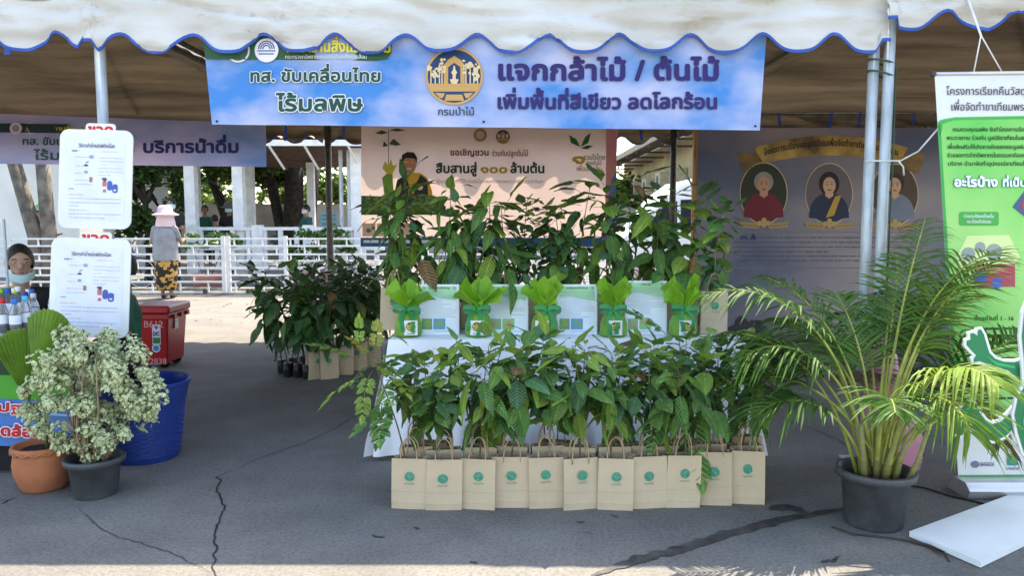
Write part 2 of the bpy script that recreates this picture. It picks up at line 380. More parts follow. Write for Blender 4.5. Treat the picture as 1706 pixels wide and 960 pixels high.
    for k in range(int((x1 - x0) / .55)):
        x = x0 + .3 + k * .55 + rnd.uniform(-.1, .1)
        for yy in (y0 + .08, y1 - .08):
            if rnd.random() < .75:
                dz = rnd.uniform(.14, .3); dx = rnd.uniform(-.05, .05)
                MB().prism([(x-.014, yy, zE-.03), (x+.014, yy, zE-.03), (x+dx+.02, yy-.01, zE-.03-dz), (x+dx-.02, yy-.01, zE-.03-dz)], [(x-.014, yy+.003, zE-.03), (x+.014, yy+.003, zE-.03), (x+dx+.02, yy-.007, zE-.03-dz), (x+dx-.02, yy-.007, zE-.03-dz)]).build('tie_strap', blue_trim, r)
    return r
xl = P(168, 120, YF + .05).x - .05; xr = X(1443, YF + .05) + .05; PH = X(333, YF)
zb = P(853, 78, YF).z
t1 = tent(xl, xr, YF, YR, zb + .33, zb, 'white scalloped canopy tent sheltering the sapling table', PH, poles='abcd', seed=1)
t2 = tent(xl - 4.66, xl + .03, YF + .004, YR, zb + .30, zb + .015, 'white canopy tent sheltering the drinks table', PH + .03, poles='ac', seed=5, sides='L')
t3 = tent(xr - .035, xr + 4.8, YF - .06, YR, zb + .40, zb + .115, 'white canopy tent sheltering the portrait board', PH + .2, poles='bd', seed=9, sides='R')
MB().tube([P(185, 66, 8.75), P(196, 100, 9.05), P(212, 140, 9.5), P(226, 168, 9.85), P(232, 188, 10.1)], .022, 6).build('roof_seam', dkpole, t2, True)  # dark tube standing in for the curved seam on the ceiling
# second pole of the pair beside the palm, bound with green wire
x2 = xr - .05 + .076
pl = thing('tent_pole', 'galvanised pole wired beside the tent pole behind the palm', 'pole', (x2 + .0, YF + .02, 0))
MB().tube([(x2, YF + .02, .012), (x2, YF + .02, zb + .37)], .031, 14).build('tube', galv, pl, True)
MB().box((x2-.07, YF-.05, 0), (x2+.07, YF+.09, .009)).build('foot_plate', galv, pl)
gw = M('green_wire', (.03, .09, .05), .5)
for zz, tl in ((2.40, -.015), (2.33, -.02)):
    x1_ = xr - .05; pts = []
    for k in range(25):
        a = 2 * math.pi * k / 24; pts.append(((x1_ + x2) / 2 + ((x2 - x1_) / 2 + .038) * math.cos(a), YF + .035 + .05 * math.sin(a), zz + tl * math.cos(a)))
    MB().tube(pts, .006, 6).build('binding_wire', gw, pl, True)
MB().tube([(x2 + .042, YF + .02, 2.36), (x2 + .045, YF + .015, 1.9), (x2 + .04, YF + .01, .5)], .005, 6).build('binding_wire', gw, pl, True)
# ------------------------------------------------------------------ banners
def cloudy(name, blue, pale, scale=2.2, trans=.25, p0=.38, p1=.62, st=(1, 1, 1.6)):
    m = M(name, pale, .45, 0, scale, trans=trans, col2=blue, stretch=st); return m
bsky = cloudy('sky_print_vinyl', s2l((64, 148, 232)), s2l((206, 212, 248)), 1.5)
bsky.node_tree.nodes['Color Ramp'].color_ramp.elements[0].position = .40; bsky.node_tree.nodes['Color Ramp'].color_ramp.elements[1].position = .60
S = yplane(YF + .055, .006, 6)
bn = thing('banner', 'wide blue sky banner with round forestry emblem hung from the tent front', 'banner', P(810, 215, YF + .055))
sheet(bn, S, ((336,40),(1279,40),(1266,217),(353,207)), bsky, 60, 10, 'vinyl')
shape(bn, S, [(338,60),(654,60),(652,88),(645,98),(625,101),(343,98)], (38, 92, 62), .009, 'green_tab')
shape(bn, S, [circ(397, 84, 20), circ(445, 84, 20)], (235, 230, 235), .011, 'logo_disc')
shape(bn, S, [circ(397, 84, 17), ], (60, 100, 90), .0125, 'logo_mark')
shape(bn, S, [rect(430, 84, 460, 86), rect(432, 89, 457, 91)] + [circ(445, 82, r, n=14, a0=0, a1=math.pi) + list(reversed(circ(445, 82, r-2, n=14, a0=0, a1=math.pi))) for r in (14, 10.5, 7)], (52, 92, 150), .0125, 'logo_mark')
lettering(bn, S, 'คาราวานสิ่งแวดล้อม', 478, 652, 87, 16, (232, 216, 60), .03, .012)
lettering(bn, S, 'กระทรวงทรัพยากรธรรมชาติและสิ่งแวดล้อม', 476, 612, 98, 5.4, (225, 235, 225), .01, .012)
DG = (26, 74, 62)
lettering(bn, S, 'ทส. ขับเคลื่อนไทย', 416, 636, 136, 17, DG, .035, .009, outline=((232, 238, 240), .05))
lettering(bn, S, 'ไร้มลพิษ', 462, 606, 185, 22, DG, .035, .009, outline=((232, 238, 240), .05))
lettering(bn, S, 'กรมป่าไม้', 729, 791, 192, 10.5, (30, 66, 92), .015, .009)
PU = (38, 27, 104)
lettering(bn, S, 'แจกกล้าไม้ / ต้นไม้', 827, 1199, 133, 28, PU, .045, .009)
lettering(bn, S, 'เพิ่มพื้นที่สีเขียว ลดโลกร้อน', 827, 1196, 181, 20, PU, .045, .009)
emblem(bn, S, 757, 127, 48, .009)
shape(bn, S, [circ(362, 202, 2), circ(806, 203, 2), circ(1258, 210, 2)], (30, 30, 40), .009, 'eyelet')
# drinking water banner behind
YB = YR - .30
S = yplane(YB, .005, 4, 1)
bn = thing('banner', 'lilac and blue drinking water banner hung at the back of the drinks tent', 'banner', P(220, 280, YB))
vb = cloudy('lilac_print_vinyl', s2l((96, 140, 200)), s2l((206, 190, 222)), 1.1, .3, st=(.6, 1, 1.4))
sheet(bn, S, ((-60,187),(443,206),(444,278),(-60,272)), vb, 50, 10, 'vinyl')
shape(bn, S, [(-60,205),(118,207),(118,222),(-60,220)], (20, 48, 50), .016, 'green_tab')
shape(bn, S, [circ(28, 214, 10), circ(52, 214, 10)], (215, 205, 215), .018, 'logo_disc')
shape(bn, S, [circ(28, 214, 6), circ(52, 214, 7)], (150, 140, 150), .020, 'logo_mark')
lettering(bn, S, 'คาราวานสิ่งแวดล้อม', 66, 170, 218, 6.5, (214, 196, 60), .03, .019)
lettering(bn, S, 'ทส. ขับเคลื่อนไทย', 38, 176, 241, 10, DG, .03, .016)
lettering(bn, S, 'ไร้มลพิษ', 58, 160, 266, 13, (40, 92, 84), .03, .016)
lettering(bn, S, 'บริการน้ำดื่ม', 238, 400, 254, 17, (40, 44, 120), .045, .016)
shape(bn, S, circ(205, 248, 20), (214, 130, 60), .016, 'logo_ring'); shape(bn, S, circ(205, 248, 17), (190, 190, 225), .018, 'logo_disc')
for px in (5, 130, 250, 300, 440):
    q = P(px, 190 + px * .04, YB); MB().tube([q, (q.x, YR - .05, zb + .28)], .004, 5).build('cord', dkpole, bn)
# tree planting banner
S = yplane(YB + .02, .004, 4, 2)
bn = thing('banner', 'pale pink tree planting banner with smiling man, hung behind the table', 'banner', P(815, 410, YB))
vp = M('pink_print_vinyl', s2l((240, 214, 206)), .45, .04, 2, trans=.26)
sheet(bn, S, ((602,203),(1029,208),(1023,412),(601,410)), vp, 46, 20, 'vinyl')
shape(bn, S, [(1010,214),(1028,212),(1024,400),(1008,400)], (210, 140, 146), .016, 'side_band'); shape(bn, S, [(1018,300),(1027,285),(1023,411),(1000,411)], (92, 112, 176), .018, 'side_band')
shape(bn, S, [(601,396),(1010,396),(1010,411),(601,411)], (28, 84, 138), .016, 'foot_band')
textlines(bn, S, 606, 725, [400], 7, (205, 215, 225), .019, 3)
lettering(bn, S, 'ขอเชิญชวน', 750, 815, 259, 9, (110, 50, 40), .03, .016); lettering(bn, S, 'ร่วมกันปลูกต้นไม้', 820, 880, 260, 8, (150, 90, 70), .02, .016)
lettering(bn, S, 'สืบสานสู่', 726, 795, 288, 13, (28, 74, 56), .04, .016); lettering(bn, S, '๑๐๐', 800, 846, 288, 12, (206, 178, 52), .05, .016); lettering(bn, S, 'ล้านต้น', 850, 908, 288, 13, (28, 74, 56), .04, .016)
lettering(bn, S, 'เพื่อเฉลิมพระเกียรติเนื่องในโอกาสมหามงคลพระราชพิธีบรมราชาภิเษก', 726, 905, 305, 5, (140, 122, 112), .0, .016)
shape(bn, S, [circ(800, 225, 11)], (170, 130, 90), .016, 'crest'); shape(bn, S, [circ(800, 225, 7)], (214, 186, 150), .018, 'crest'); emblem(bn, S, 838, 228, 12, .016, True)
shape(bn, S, [[(967,245),(960,232),(948,225),(951,238)],[(967,245),(975,228),(984,221),(980,238)],[(967,247),(978,242),(988,243),(978,249)]], (36, 104, 58), .016, 'leaf_logo')
lettering(bn, S, '๑', 952, 976, 272, 14, (212, 176, 60), .06, .016)
lettering(bn, S, 'รวมใจไทย', 972, 1008, 266, 7, (120, 130, 90), .02, .016); lettering(bn, S, 'ปลูกต้นไม้', 976, 1002, 275, 6, (150, 130, 90), .02, .016); lettering(bn, S, 'เพื่อแผ่นดิน', 960, 1003, 285, 7, (200, 150, 80), .02, .016)
# the printed man, generic, holding a wrapped sapling
shape(bn, S, [(655,330),(662,300),(675,292),(684,288),(700,288),(712,296),(720,318),(722,332)], (226, 178, 60), .016, 'printed_shirt')
shape(bn, S, [[(656,328),(662,300),(676,291),(682,310),(684,330)],[(689,330),(692,308),(701,291),(712,300),(714,332)]], (50, 46, 58), .018, 'printed_vest')
shape(bn, S, circ(682, 273, 12, 17), (206, 146, 112), .018, 'printed_face'); shape(bn, S, [(669,272),(670,258),(679,253),(690,254),(695,262),(695,272),(691,264),(676,263)], (34, 28, 28), .020, 'printed_hair')
shape(bn, S, [circ(677, 270, 1.8, 1, 8), circ(687, 270, 1.8, 1, 8), circ(682, 281, 4.5, 1.5, 10), circ(700, 312, 5, n=12)], (236, 220, 200), .021, 'printed_detail')
shape(bn, S, [(640,322),(656,322),(654,290),(645,289),(637,296)], (120, 165, 70), .018, 'printed_wrap'); shape(bn, S, [(637,280),(642,268),(647,276),(652,264),(655,276),(662,274),(654,290),(645,290)], (214, 206, 80), .018, 'printed_wrap')
shape(bn, S, [[(647,275),(648,275),(648,216),(647,216)],[(648,240),(656,231),(668,241),(660,243)],[(647,243),(640,235),(638,245)],[(648,217),(662,214),(676,217),(662,219)],[(647,221),(636,217),(625,222),(636,224)]], (66, 84, 56), .018, 'printed_sprig')
shape(bn, S, [(640,322),(657,320),(658,328),(642,329)], (206, 146, 112), .019, 'printed_hand')
q = random.Random(3); lv = []
for k in range(150):
    x = q.uniform(604, 730); y = q.uniform(325, 352); a = q.uniform(0, 6.28); l = q.uniform(4, 9); lv.append([(x + l*math.cos(a), y + l*math.sin(a)*.6), (x - l*.3*math.sin(a), y + l*.3*math.cos(a)), (x - l*math.cos(a), y - l*math.sin(a)*.6), (x + l*.3*math.sin(a), y - l*.3*math.cos(a))])
shape(bn, S, [(602,326),(740,330),(740,358),(602,358)], (60, 92, 50), .016, 'printed_foliage'); shape(bn, S, lv[:75], (86, 124, 62), .018, 'printed_foliage'); shape(bn, S, lv[75:], (116, 148, 84), .020, 'printed_foliage')
shape(bn, S, [rect(604, 372, 626, 394), rect(628, 372, 656, 394), rect(658, 372, 690, 394)], (214, 178, 158), .016, 'printed_bag'); shape(bn, S, [circ(614, 384, 4, n=10), circ(622, 380, 3, n=10), circ(642, 384, 4, n=10)], (90, 110, 90), .018, 'printed_logo')
# ------------------------------------------------------------------ portrait board
YE = 9.4
S = yplane(YE)
bd = thing('display_board', 'tall grey lilac exhibition board with three oval portraits and gold ribbon', 'board', (X(1370, YE), YE, 0))
a = P(1156, 213, YE); b = P(1690, 213, YE)
gm = cloudy('grey_lilac_print', s2l((80, 90, 122)), s2l((166, 150, 152)), .55, 0, st=(1, 1, 1.3))
MB().box((a.x + .05, YE, .06), (b.x, YE + .02, a.z)).build('panel', gm, bd)
MB().box((a.x, YE - .012, .0), (a.x + .045, YE + .05, a.z + .02)).build('edge_frame', M('orange_wood', (.40, .19, .06), .5, .2, 5, stretch=(8, 8, .6)), bd)
MB().box((a.x + .05, YE + .022, .0), (b.x, YE + .06, .058)).build('base_rail', dkpole, bd)
GO = M('gold_print', (.42, .26, .06), .4, .35, 3.5); GO2 = M('dark_gold_print', (.20, .11, .03), .45, .3, 4)
def band(x0, x1, y0, y1, c0, c1, n=24):
    t = [(x0 + (x1-x0)*k/n) for k in range(n+1)]
    up = [(x, y0 - c0*4*(k/n)*(1-k/n)) for k, x in enumerate(t)]; dn = [(x + (12 if 0 else 0), y1 - c1*4*(k/n)*(1-k/n)) for k, x in enumerate(t)]
    return up + dn[::-1]
for t_ in ([(1227,255),(1270,254),(1275,282),(1238,288)], [(1542,256),(1500,254),(1498,280),(1530,290)]): shape(bd, S, t_, GO2, .004, 'ribbon_tail')
rb = MB(); xs = [1255 + (1513 - 1255) * k / 30 for k in range(31)]
vs = []
for k, x in enumerate(xs):
    t = k / 30; c = 4*t*(1-t); xx = x + (14 * (1 - 2*t) if 0 else 0); vs += [S(x, 246 - 20*c, .007), S(x + 17*(1-2*t), 272 - 13*c, .007)]
rb.add(vs, [(2*k, 2*k+1, 2*k+3, 2*k+2) for k in range(30)]).build('ribbon', GO, bd)
lettering(bd, S, 'โครงการบริจาคอะลูมิเนียมเพื่อจัดทำขาเทียมพระราชทาน', 1272, 1496, 259, 9, (52, 40, 34), .02, .010, arc=16)
def portrait(cx, cy, hair, cloth, skin, bg, sash=None, longh=False):
    shape(bd, S, circ(cx, cy, 40, 52, 40), (206, 186, 150), .004, 'oval_frame'); shape(bd, S, circ(cx, cy, 38.5, 50, 40), bg, .006, 'portrait_ground')
    body = []
    for k in range(25):
        a = math.pi * k / 24; body.append((cx + 33*math.cos(a), cy + 40 - 42*math.sin(a)**.8))
    body += [(cx - 27, cy + 40), (cx, cy + 49), (cx + 27, cy + 40)]
    shape(bd, S, body, cloth, .008, 'printed_clothing')
    shape(bd, S, circ(cx, cy - 19, 16, 17) if not longh else circ(cx, cy - 17, 17, 20), hair, .0095, 'printed_hair')
    shape(bd, S, [(cx-6,cy-8),(cx+6,cy-8),(cx+7,cy+3),(cx,cy+8),(cx-7,cy+3)], skin, .011, 'printed_neck')
    shape(bd, S, circ(cx, cy - 14, 10.5, 14), skin, .012, 'printed_face')
    shape(bd, S, [circ(cx-4, cy-16, 1.7, 1, 8), circ(cx+4, cy-16, 1.7, 1, 8), circ(cx, cy-6.5, 3.6, 1, 8), rect(cx-6,cy-20,cx-2,cy-19.2), rect(cx+2,cy-20,cx+6,cy-19.2)], (92, 50, 46), .0135, 'printed_features')
    if sash: shape(bd, S, [(cx+10,cy+4),(cx+20,cy+2),(cx+8,cy+36),(cx-6,cy+40)], sash, .010, 'printed_sash')
    sp = []
    for s_ in (-1, 1):
        for k in range(7):
            x = cx + s_*(7 + k*4.6); y = cy + 54 - k*.4; sp.append([(x, y+2), (x + s_*3, y - 4), (x + s_*7, y - 5), (x + s_*4, y)]); sp.append([(x, y+2), (x + s_*3, y + 5), (x + s_*7, y + 5), (x + s_*4, y+2)])
    sp += [circ(cx + dx, cy + 48 + dy, 4.4, n=9) for dx, dy in ((-7,2),(7,2),(0,-3),(0,5))]
    shape(bd, S, sp, (196, 160, 104), .015, 'printed_garland')
portrait(1272, 322, (150, 146, 142), (116, 26, 44), (196, 150, 122), (46, 50, 40)); portrait(1381, 323, (30, 26, 28), (34, 44, 76), (214, 170, 144), (110, 98, 108), (196, 156, 62), True); portrait(1490, 324, (48, 40, 40), (120, 128, 150), (208, 164, 138), (84, 66, 56))
o = rrect(1213, 386, 1545, 447, 9); shape(bd, S, o, (128, 112, 112), .003, 'text_frame'); shape(bd, S, rrect(1214.5, 387.5, 1543.5, 445.5, 8), gm, .0045, 'text_field')
textlines(bd, S, 1262, 1535, [395], 2.6, (88, 80, 90), .006, 5); textlines(bd, S, 1223, 1535, [403, 411, 418.5], 2.5, (88, 80, 90), .006, 6, .5); textlines(bd, S, 1232, 1535, [426, 433.5], 2.5, (88, 80, 90), .006, 7, .8)
shape(bd, S, [circ(1239, 399, r, n=12, a0=0, a1=math.pi) + list(reversed(circ(1239, 399, r-1.2, n=12, a0=0, a1=math.pi))) for r in (7, 5, 3)] + [[(1249,399),(1255,388),(1261,399)]], (40, 50, 92), .006, 'logo_mark')
q = random.Random(8); cl = []
for k in range(90):
    x = q.uniform(1215, 1275); y = 556 - abs(q.gauss(0, 1)) * 12 * (1 - ((x - 1245) / 34) ** 2); cl.append(circ(x, y, q.uniform(3, 7), n=7))
shape(bd, S, cl, (58, 56, 62), .004, 'printed_tree')
# ------------------------------------------------------------------ roll-up banner
b0 = G(1600, 826); dirn = Vector((0, .235, 2.25)).normalized(); S = plane((b0.x, b0.y + .05, 0), (0, -dirn.z, dirn.y))
rl = thing('rollup_banner', 'white and green rollup banner leaning back beside the palm', 'banner', (b0.x + .4, b0.y, 0))
rg = M('bright_green_print', s2l((96, 205, 92)), .4, .05, 1.2, col2=s2l((170, 226, 130)), trans=.12); rw = M('white_vinyl', (.80, .81, .84), .4, .02, trans=.12)
sheet(rl, S, ((1557,124),(1840,121),(1860,806),(1597,806)), rw, 20, 40, 'vinyl')
shape(rl, S, [(1561,205),(1572,198),(1590,195),(1840,190),(1850,690),(1592,690)], rg, .003, 'green_field')
shape(rl, S, [(1560,206),(1566,200),(1590,196),(1840,192),(1840,196),(1590,200),(1570,206),(1566,230)], (60, 170, 80), .0045, 'green_wave')
shape(rl, S, [(1561,210),(1566,205),(1582,470),(1596,640),(1592,690)], (50, 165, 80), .0045, 'green_wave'); shape(rl, S, [(1597,792),(1860,790),(1860,800),(1597,800)], (50, 160, 70), .004, 'green_stripe')
lettering(rl, S, 'โครงการเรียกคืนวัสดุอะลูมิเนียม', 1576, 1776, 158, 11, (92, 80, 84), .01, .004); lettering(rl, S, 'เพื่อจัดทำขาเทียมพระราชทาน', 1583, 1758, 184, 11, (92, 80, 84), .01, .004)
for t_, x0, x1, y in (('กรมควบคุมมลพิษ จัดทำโครงการเรียกคืน', 1586, 1720, 219), ('พระราชทาน ร่วมกับ มูลนิธิขาเทียมในสมเด็จ', 1576, 1722, 233), ('เพื่อส่งเสริมให้เกิดการคัดแยกขยะมูลฝอย', 1577, 1712, 248), ('ช่วยลดการนำทรัพยากรในธรรมชาติออกมา', 1577, 1716, 262), ('บริจาค นำมาจัดทำอุปกรณ์ขาเทียมให้แก่', 1578, 1722, 276)):
    lettering(rl, S, t_, x0, x1, y, 6, (44, 74, 44), .012, .005)
lettering(rl, S, 'อะไรบ้าง', 1588, 1661, 311, 13, (240, 250, 252), .05, .005, outline=((40, 120, 130), .05)); lettering(rl, S, 'ที่เป็นอะลูมิเนียม', 1668, 1790, 311, 11, (240, 250, 252), .04, .005, outline=((40, 130, 110), .05))
shape(rl, S, rrect(1597, 353, 1663, 376, 4), (62, 170, 76), .005, 'pill'); lettering(rl, S, 'ห่วงกระป๋องเครื่องดื่ม', 1604, 1655, 363, 4.6, (236, 245, 236), .01, .007); lettering(rl, S, 'กระป๋องน้ำอัดลม', 1609, 1650, 372, 4.6, (236, 245, 236), .01, .007)
shape(rl, S, [(1592,430),(1610,393),(1680,392),(1698,428),(1682,452),(1604,452)], (216, 232, 160), .005, 'photo_frame'); shape(rl, S, rect(1622, 440, 1690, 478), (180, 70, 90), .006, 'printed_photo')
shape(rl, S, [circ(1632, 462, 11, n=12), circ(1660, 472, 9, n=12)], (60, 90, 190), .007, 'printed_cans'); shape(rl, S, [circ(1612, 424, 12, n=12), circ(1655, 420, 14, n=12), circ(1632, 412, 9, n=12)], (150, 160, 150), .006, 'printed_cans')
shape(rl, S, [(1686,345),(1706,318),(1730,330),(1712,366)], (70, 90, 130), .006, 'printed_photo'); shape(rl, S, circ(1712, 342, 12, n=14), (190, 60, 60), .007, 'printed_photo')
lettering(rl, S, 'ตั้งแต่วันที่ 1 - 16', 1622, 1688, 534, 6, (30, 70, 30), .012, .005); lettering(rl, S, 'โครงการเรียกคืน', 1664, 1730, 616, 7.5, (190, 50, 40), .03, .005); lettering(rl, S, 'เพื่อจัดทำขาเทียม', 1640, 1716, 629, 7.5, (190, 50, 40), .03, .005)
textlines(rl, S, 1612, 1690, [642], 8, (190, 50, 40), .005, 4); textlines(rl, S, 1640, 1720, [546, 558, 570, 662], 6, (30, 70, 30), .005, 9)
shape(rl, S, [rrect(1677, 756, 1695, 776, 3)], (50, 140, 150), .005, 'logo_tile'); shape(rl, S, [(1680,772),(1684,760),(1693,759),(1690,772)], (60, 160, 100), .0065, 'logo_mark'); lettering(rl, S, 'บางจาก', 1675, 1697, 783, 4, (40, 90, 130), .02, .005)
shape(rl, S, [circ(1624, 774, 7, 6, 14)], (120, 120, 150), .005, 'logo_mark'); lettering(rl, S, 'BANGKOK', 1632, 1656, 777, 6, (120, 120, 150), .01, .005)
alu = M('brushed_aluminium', (.62, .63, .65), .35, .06, 30, metal=.7, stretch=(.1, 1, 4))
p0 = S(1597, 808); 
MB().prism([(p0.x - .02, b0.y - .07, .012), (p0.x - .02, b0.y - .085, .05), (p0.x - .02, b0.y - .04, .085), (p0.x - .02, b0.y + .06, .085), (p0.x - .02, b0.y + .13, .03), (p0.x - .02, b0.y + .13, .0), (p0.x - .02, b0.y - .06, .0)], [(p0.x + .86, y, z) for y, z in ((b0.y - .07, .012), (b0.y - .085, .05), (b0.y - .04, .085), (b0.y + .06, .085), (b0.y + .13, .03), (b0.y + .13, .0), (b0.y - .06, .0))]).build('base', alu, rl)
q0 = S(1555, 123, .0); q1 = S(1840, 120, .0); MB().tube([q0, q1], .011, 8).build('top_rail', alu, rl, True); MB().tube([q0 - Vector((.012, 0, 0)), q0 + Vector((.008, 0, 0))], .016, 10).build('end_cap', dkpole, rl, True)
MB().tube([(p0.x + .4, b0.y + .08, .08), (q0.x + .41, q0.y + .02, q0.z - .02)], .009, 8).build('support_rod', alu, rl, True)
cord = M('white_cord', (.75, .75, .75), .8)
a = S(1622, 122); b = S(1670, 121); k = Vector((S(1634, 60).x, S(1634, 60).y, S(1634, 60).z)); top = Vector((k.x, YF + .02 - .04, zb + .36))
kt = tag(MB().tube([a, k, top], .004, 6).tube([b, k + Vector((.004, 0, 0)), top + Vector((.01, 0, 0))], .004, 6).build('hanging_cord', cord, None, True), 'white cord tying the rollup banner up to the tent', 'cord')
w = [Vector((xr - .1, YF - .0, P(1440, 268, YF).z)), P(1460, 268, YF - .03), P(1500, 268, YF - .08), P(1530, 252, YF - .2), S(1572, 205, -.01)]
tag(MB().tube(w, .005, 6).tube([P(1497, 268, YF - .08), P(1505, 278, YF - .08), P(1506, 292, YF - .08)], .005, 6).build('hanging_cord', cord, None, True), 'white cord knotted round the paired poles and tied to the rollup', 'cord')
# ------------------------------------------------------------------ table with white cloth
cloth = M('white_cloth', (.86, .87, .91), .85, .03, 3, .15, 30)
YT0, YT1, ZT = 4.75, 5.45, .735
tx0, tx1 = P(647, 567, YT0).x, P(1241, 567, YT0).x
tb = thing('folding_table', 'long folding table under a white cloth behind the front row of bags', 'table', ((tx0+tx1)/2, (YT0+YT1)/2, 0))
MB().box((tx0 + .02, YT0 + .02, ZT - .035), (tx1 - .02, YT1 - .02, ZT - .008)).build('tabletop', M('brown_laminate', (.16, .09, .05), .5), tb)
for x in (tx0 + .12, tx1 - .12):
    for y in (YT0 + .1, YT1 - .1): MB().tube([(x, y, 0), (x, y, ZT - .035)], .014, 8).build('leg', galv, tb, True)
tc = thing('tablecloth', 'white cloth hanging in pleats to the ground round the sapling table', 'tablecloth', ((tx0+tx1)/2, YT0, 0))
MB().grid(lambda u, v: (tx0 + (tx1-tx0)*u, YT0 + (YT1-YT0)*v, ZT + .004 * noise.noise((u*9, v*4, 2))), 40, 8).build('top', cloth, tc, True)
def skirt(a, b, n, nv, out, sd):
    a = Vector(a); b = Vector(b); L = (b - a).length; ax = (b - a) / L; out = Vector(out)
    def f(u, v):
        v = 1 - v; s = L * u; e = min(s, L - s)
        pl = math.sin(s * 19 + 2.2 * noise.noise((s * 1.6, 0, sd))) + .6 * math.sin(s * 43 + sd) * v
        p = a + ax * s + out * (.006 + v * (.055 + .034 * pl + .05 * max(0, 1 - e / .25)) + .012 * noise.noise((s*3, v*4, sd)))
        p -= ax * (.085 * v * max(0, 1 - s / .3)); p += ax * (.13 * v * max(0, 1 - (L - s) / .35))
        p.z = ZT + .002 - v * (ZT - .03 + .012 * noise.noise((s * 2, 1, sd))); return p
    mb = MB(); mb.grid(f, n, nv); return mb
skirt((tx0, YT0, 0), (tx1, YT0, 0), 170, 16, (0, -1, 0), 1).build('front_drop', cloth, tc, True)
skirt((tx0, YT1, 0), (tx0, YT0, 0), 60, 16, (-1, 0, 0), 2).build('side_drop', cloth, tc, True)
skirt((tx1, YT0, 0), (tx1, YT1, 0), 60, 16, (1, 0, 0), 3).build('side_drop', cloth, tc, True)
# ------------------------------------------------------------------ kraft bags
kraft = M('kraft_paper', (.60, .465, .315), .8, .05, 5, .55, 9, bdist=.02, objvar=.05, spec=.2); kraft_in = M('kraft_inside', (.36, .26, .165), .85, .06, 5)
twine = M('twisted_paper_cord', (.47, .33, .20), .85, .1, 60); stamp = M('green_ink', (.045, .27, .17), .7, .1, 60); stamp2 = M('pale_green_ink', (.20, .42, .30), .7)
BW, BH, BD = .178, .272, .085
def bag_parts(v):
    q = random.Random(v); r = thing('kraft_bag', None, None)
    w, h, d = BW/2, BH, BD/2; g = .018 + q.uniform(-.004, .006); tw = q.uniform(-.006, .006); bul = q.uniform(.002, .006); ob = q.uniform(-.004, .008)
    zs = [0, .032, .036, .092, .097, .18, h]; mb = MB(); rings = []
    for k, z in enumerate(zs):
        t = z / h; dd = d * (.96 - .25 * t) + (bul if 0 < k < 6 else 0) + (.0012 if k in (2, 4) else 0); ww = w * (1 - .01 * t); gg = g * (.2 + t); ox = tw * t; oy = ob * t
        rings.append([(-ww+ox, -dd+oy, z), (0+ox, -dd - bul*(.5 if k < 6 else .1)+oy, z), (ww+ox, -dd+oy, z), (ww-gg+ox, oy, z), (ww+ox, dd+oy, z), (0+ox, dd+oy, z), (-ww+ox, dd+oy, z), (-ww+gg+ox, oy, z)])
    vs = [p for rg_ in rings for p in rg_]; n = 8
    mb.add(vs, [(i*n+k, i*n+(k+1)%n, (i+1)*n+(k+1)%n, (i+1)*n+k) for i in range(len(zs)-1) for k in range(n)])
    mb.add(rings[0], [(7,6,5,4,3,2,1,0)])
    top = rings[-1]; mid = rings[2]; inn = [(x*.985, y*.97, z) for x, y, z in top] + [(x*.985, y*.97, z) for x, y, z in mid]
    mb.add(inn, [(k, (k+1)%n, n+(k+1)%n, n+k) for k in range(n)], 1); mb.add(top + inn[:8], [(k, (k+1)%n, n+(k+1)%n, n+k) for k in range(n)], 1)
    mb.build('bag', [kraft, kraft_in], r)
    yf = rings[-1][1][1]
    for s, yy in ((-1, -d*.71), (1, d*.71)):
        a = q.uniform(-.012, .012); hh = .108 + q.uniform(-.010, .012); pts = [(-.042, yy - s*.003, h - .03)]
        for k in range(13):
            t = math.pi * k / 12; pts.append((-.042 * math.cos(t) * (1 - .12 * math.sin(t)) + a * math.sin(t), yy - s*.003 + s * -.012 * math.sin(t), h + hh * math.sin(t) ** .75))
        pts.append((.042, yy - s*.003, h - .03)); MB().tube(pts, .0034, 6).build('handle', twine, r, True)
    # stamp on the front, following the front face
    def S(x, z, dz=0):
        t = z / h; dd = d * (.96 - .25 * t) + bul * (1.5 if z < .18 else 1.0) ; return Vector((x + tw * t, -dd - .0032 - dz, z))
    cz = .178 + q.uniform(-.008, .008); cx = q.uniform(-.008, .012); a = q.uniform(-.06, .06)
    def disc(rad, dz, mat, n=20, cxx=0, czz=0, nm='stamp', ry=None):
        MB().add([S(cx + cxx + rad*math.cos(2*math.pi*k/n), cz + czz + (ry or rad)*math.sin(2*math.pi*k/n), dz) for k in range(n)], [tuple(range(n))]).build(nm, mat, st)
    st = MB().add([S(cx + .025*math.cos(2*math.pi*k/24), cz + .025*math.sin(2*math.pi*k/24), 0) for k in range(24)], [tuple(range(24))]).build('stamp', stamp, r)
    mb = MB()
    for k in range(9):
        aa = q.uniform(0, 6.28); rr = q.uniform(0, .014); s_ = q.uniform(.002, .006); mb.add([S(cx + rr*math.cos(aa) + s_*math.cos(t), cz + rr*math.sin(aa) + s_*.6*math.sin(t), .0006 + .00003*k) for t in (0, 1, 2.1, 3.1, 4.2, 5.2)], [(0,1,2,3,4,5)])
    mb.add([S(cx + .022*math.cos(2*math.pi*k/24), cz + .022*math.sin(2*math.pi*k/24), .0006) for k in range(24)] + [S(cx + .0205*math.cos(2*math.pi*k/24), cz + .0205*math.sin(2*math.pi*k/24), .0006) for k in range(24)], [(k, (k+1)%24, 24+(k+1)%24, 24+k) for k in range(24)])
    stuff(mb.build('stamp_detail', stamp2, st))
    gl, gw_ = layout('กรมป่าไม้'); mb = MB()
    for i, (vv, ff) in enumerate(gl): mb.add([S(cx + (x - gw_/2) * .05 / gw_, cz - .042 + y * .014, .0002*(i % 2)) for x, y in vv], ff)
    stuff(mb.build('lettering', stamp, r))
    return r
BAGS = [bag_parts(k) for k in range(6)]
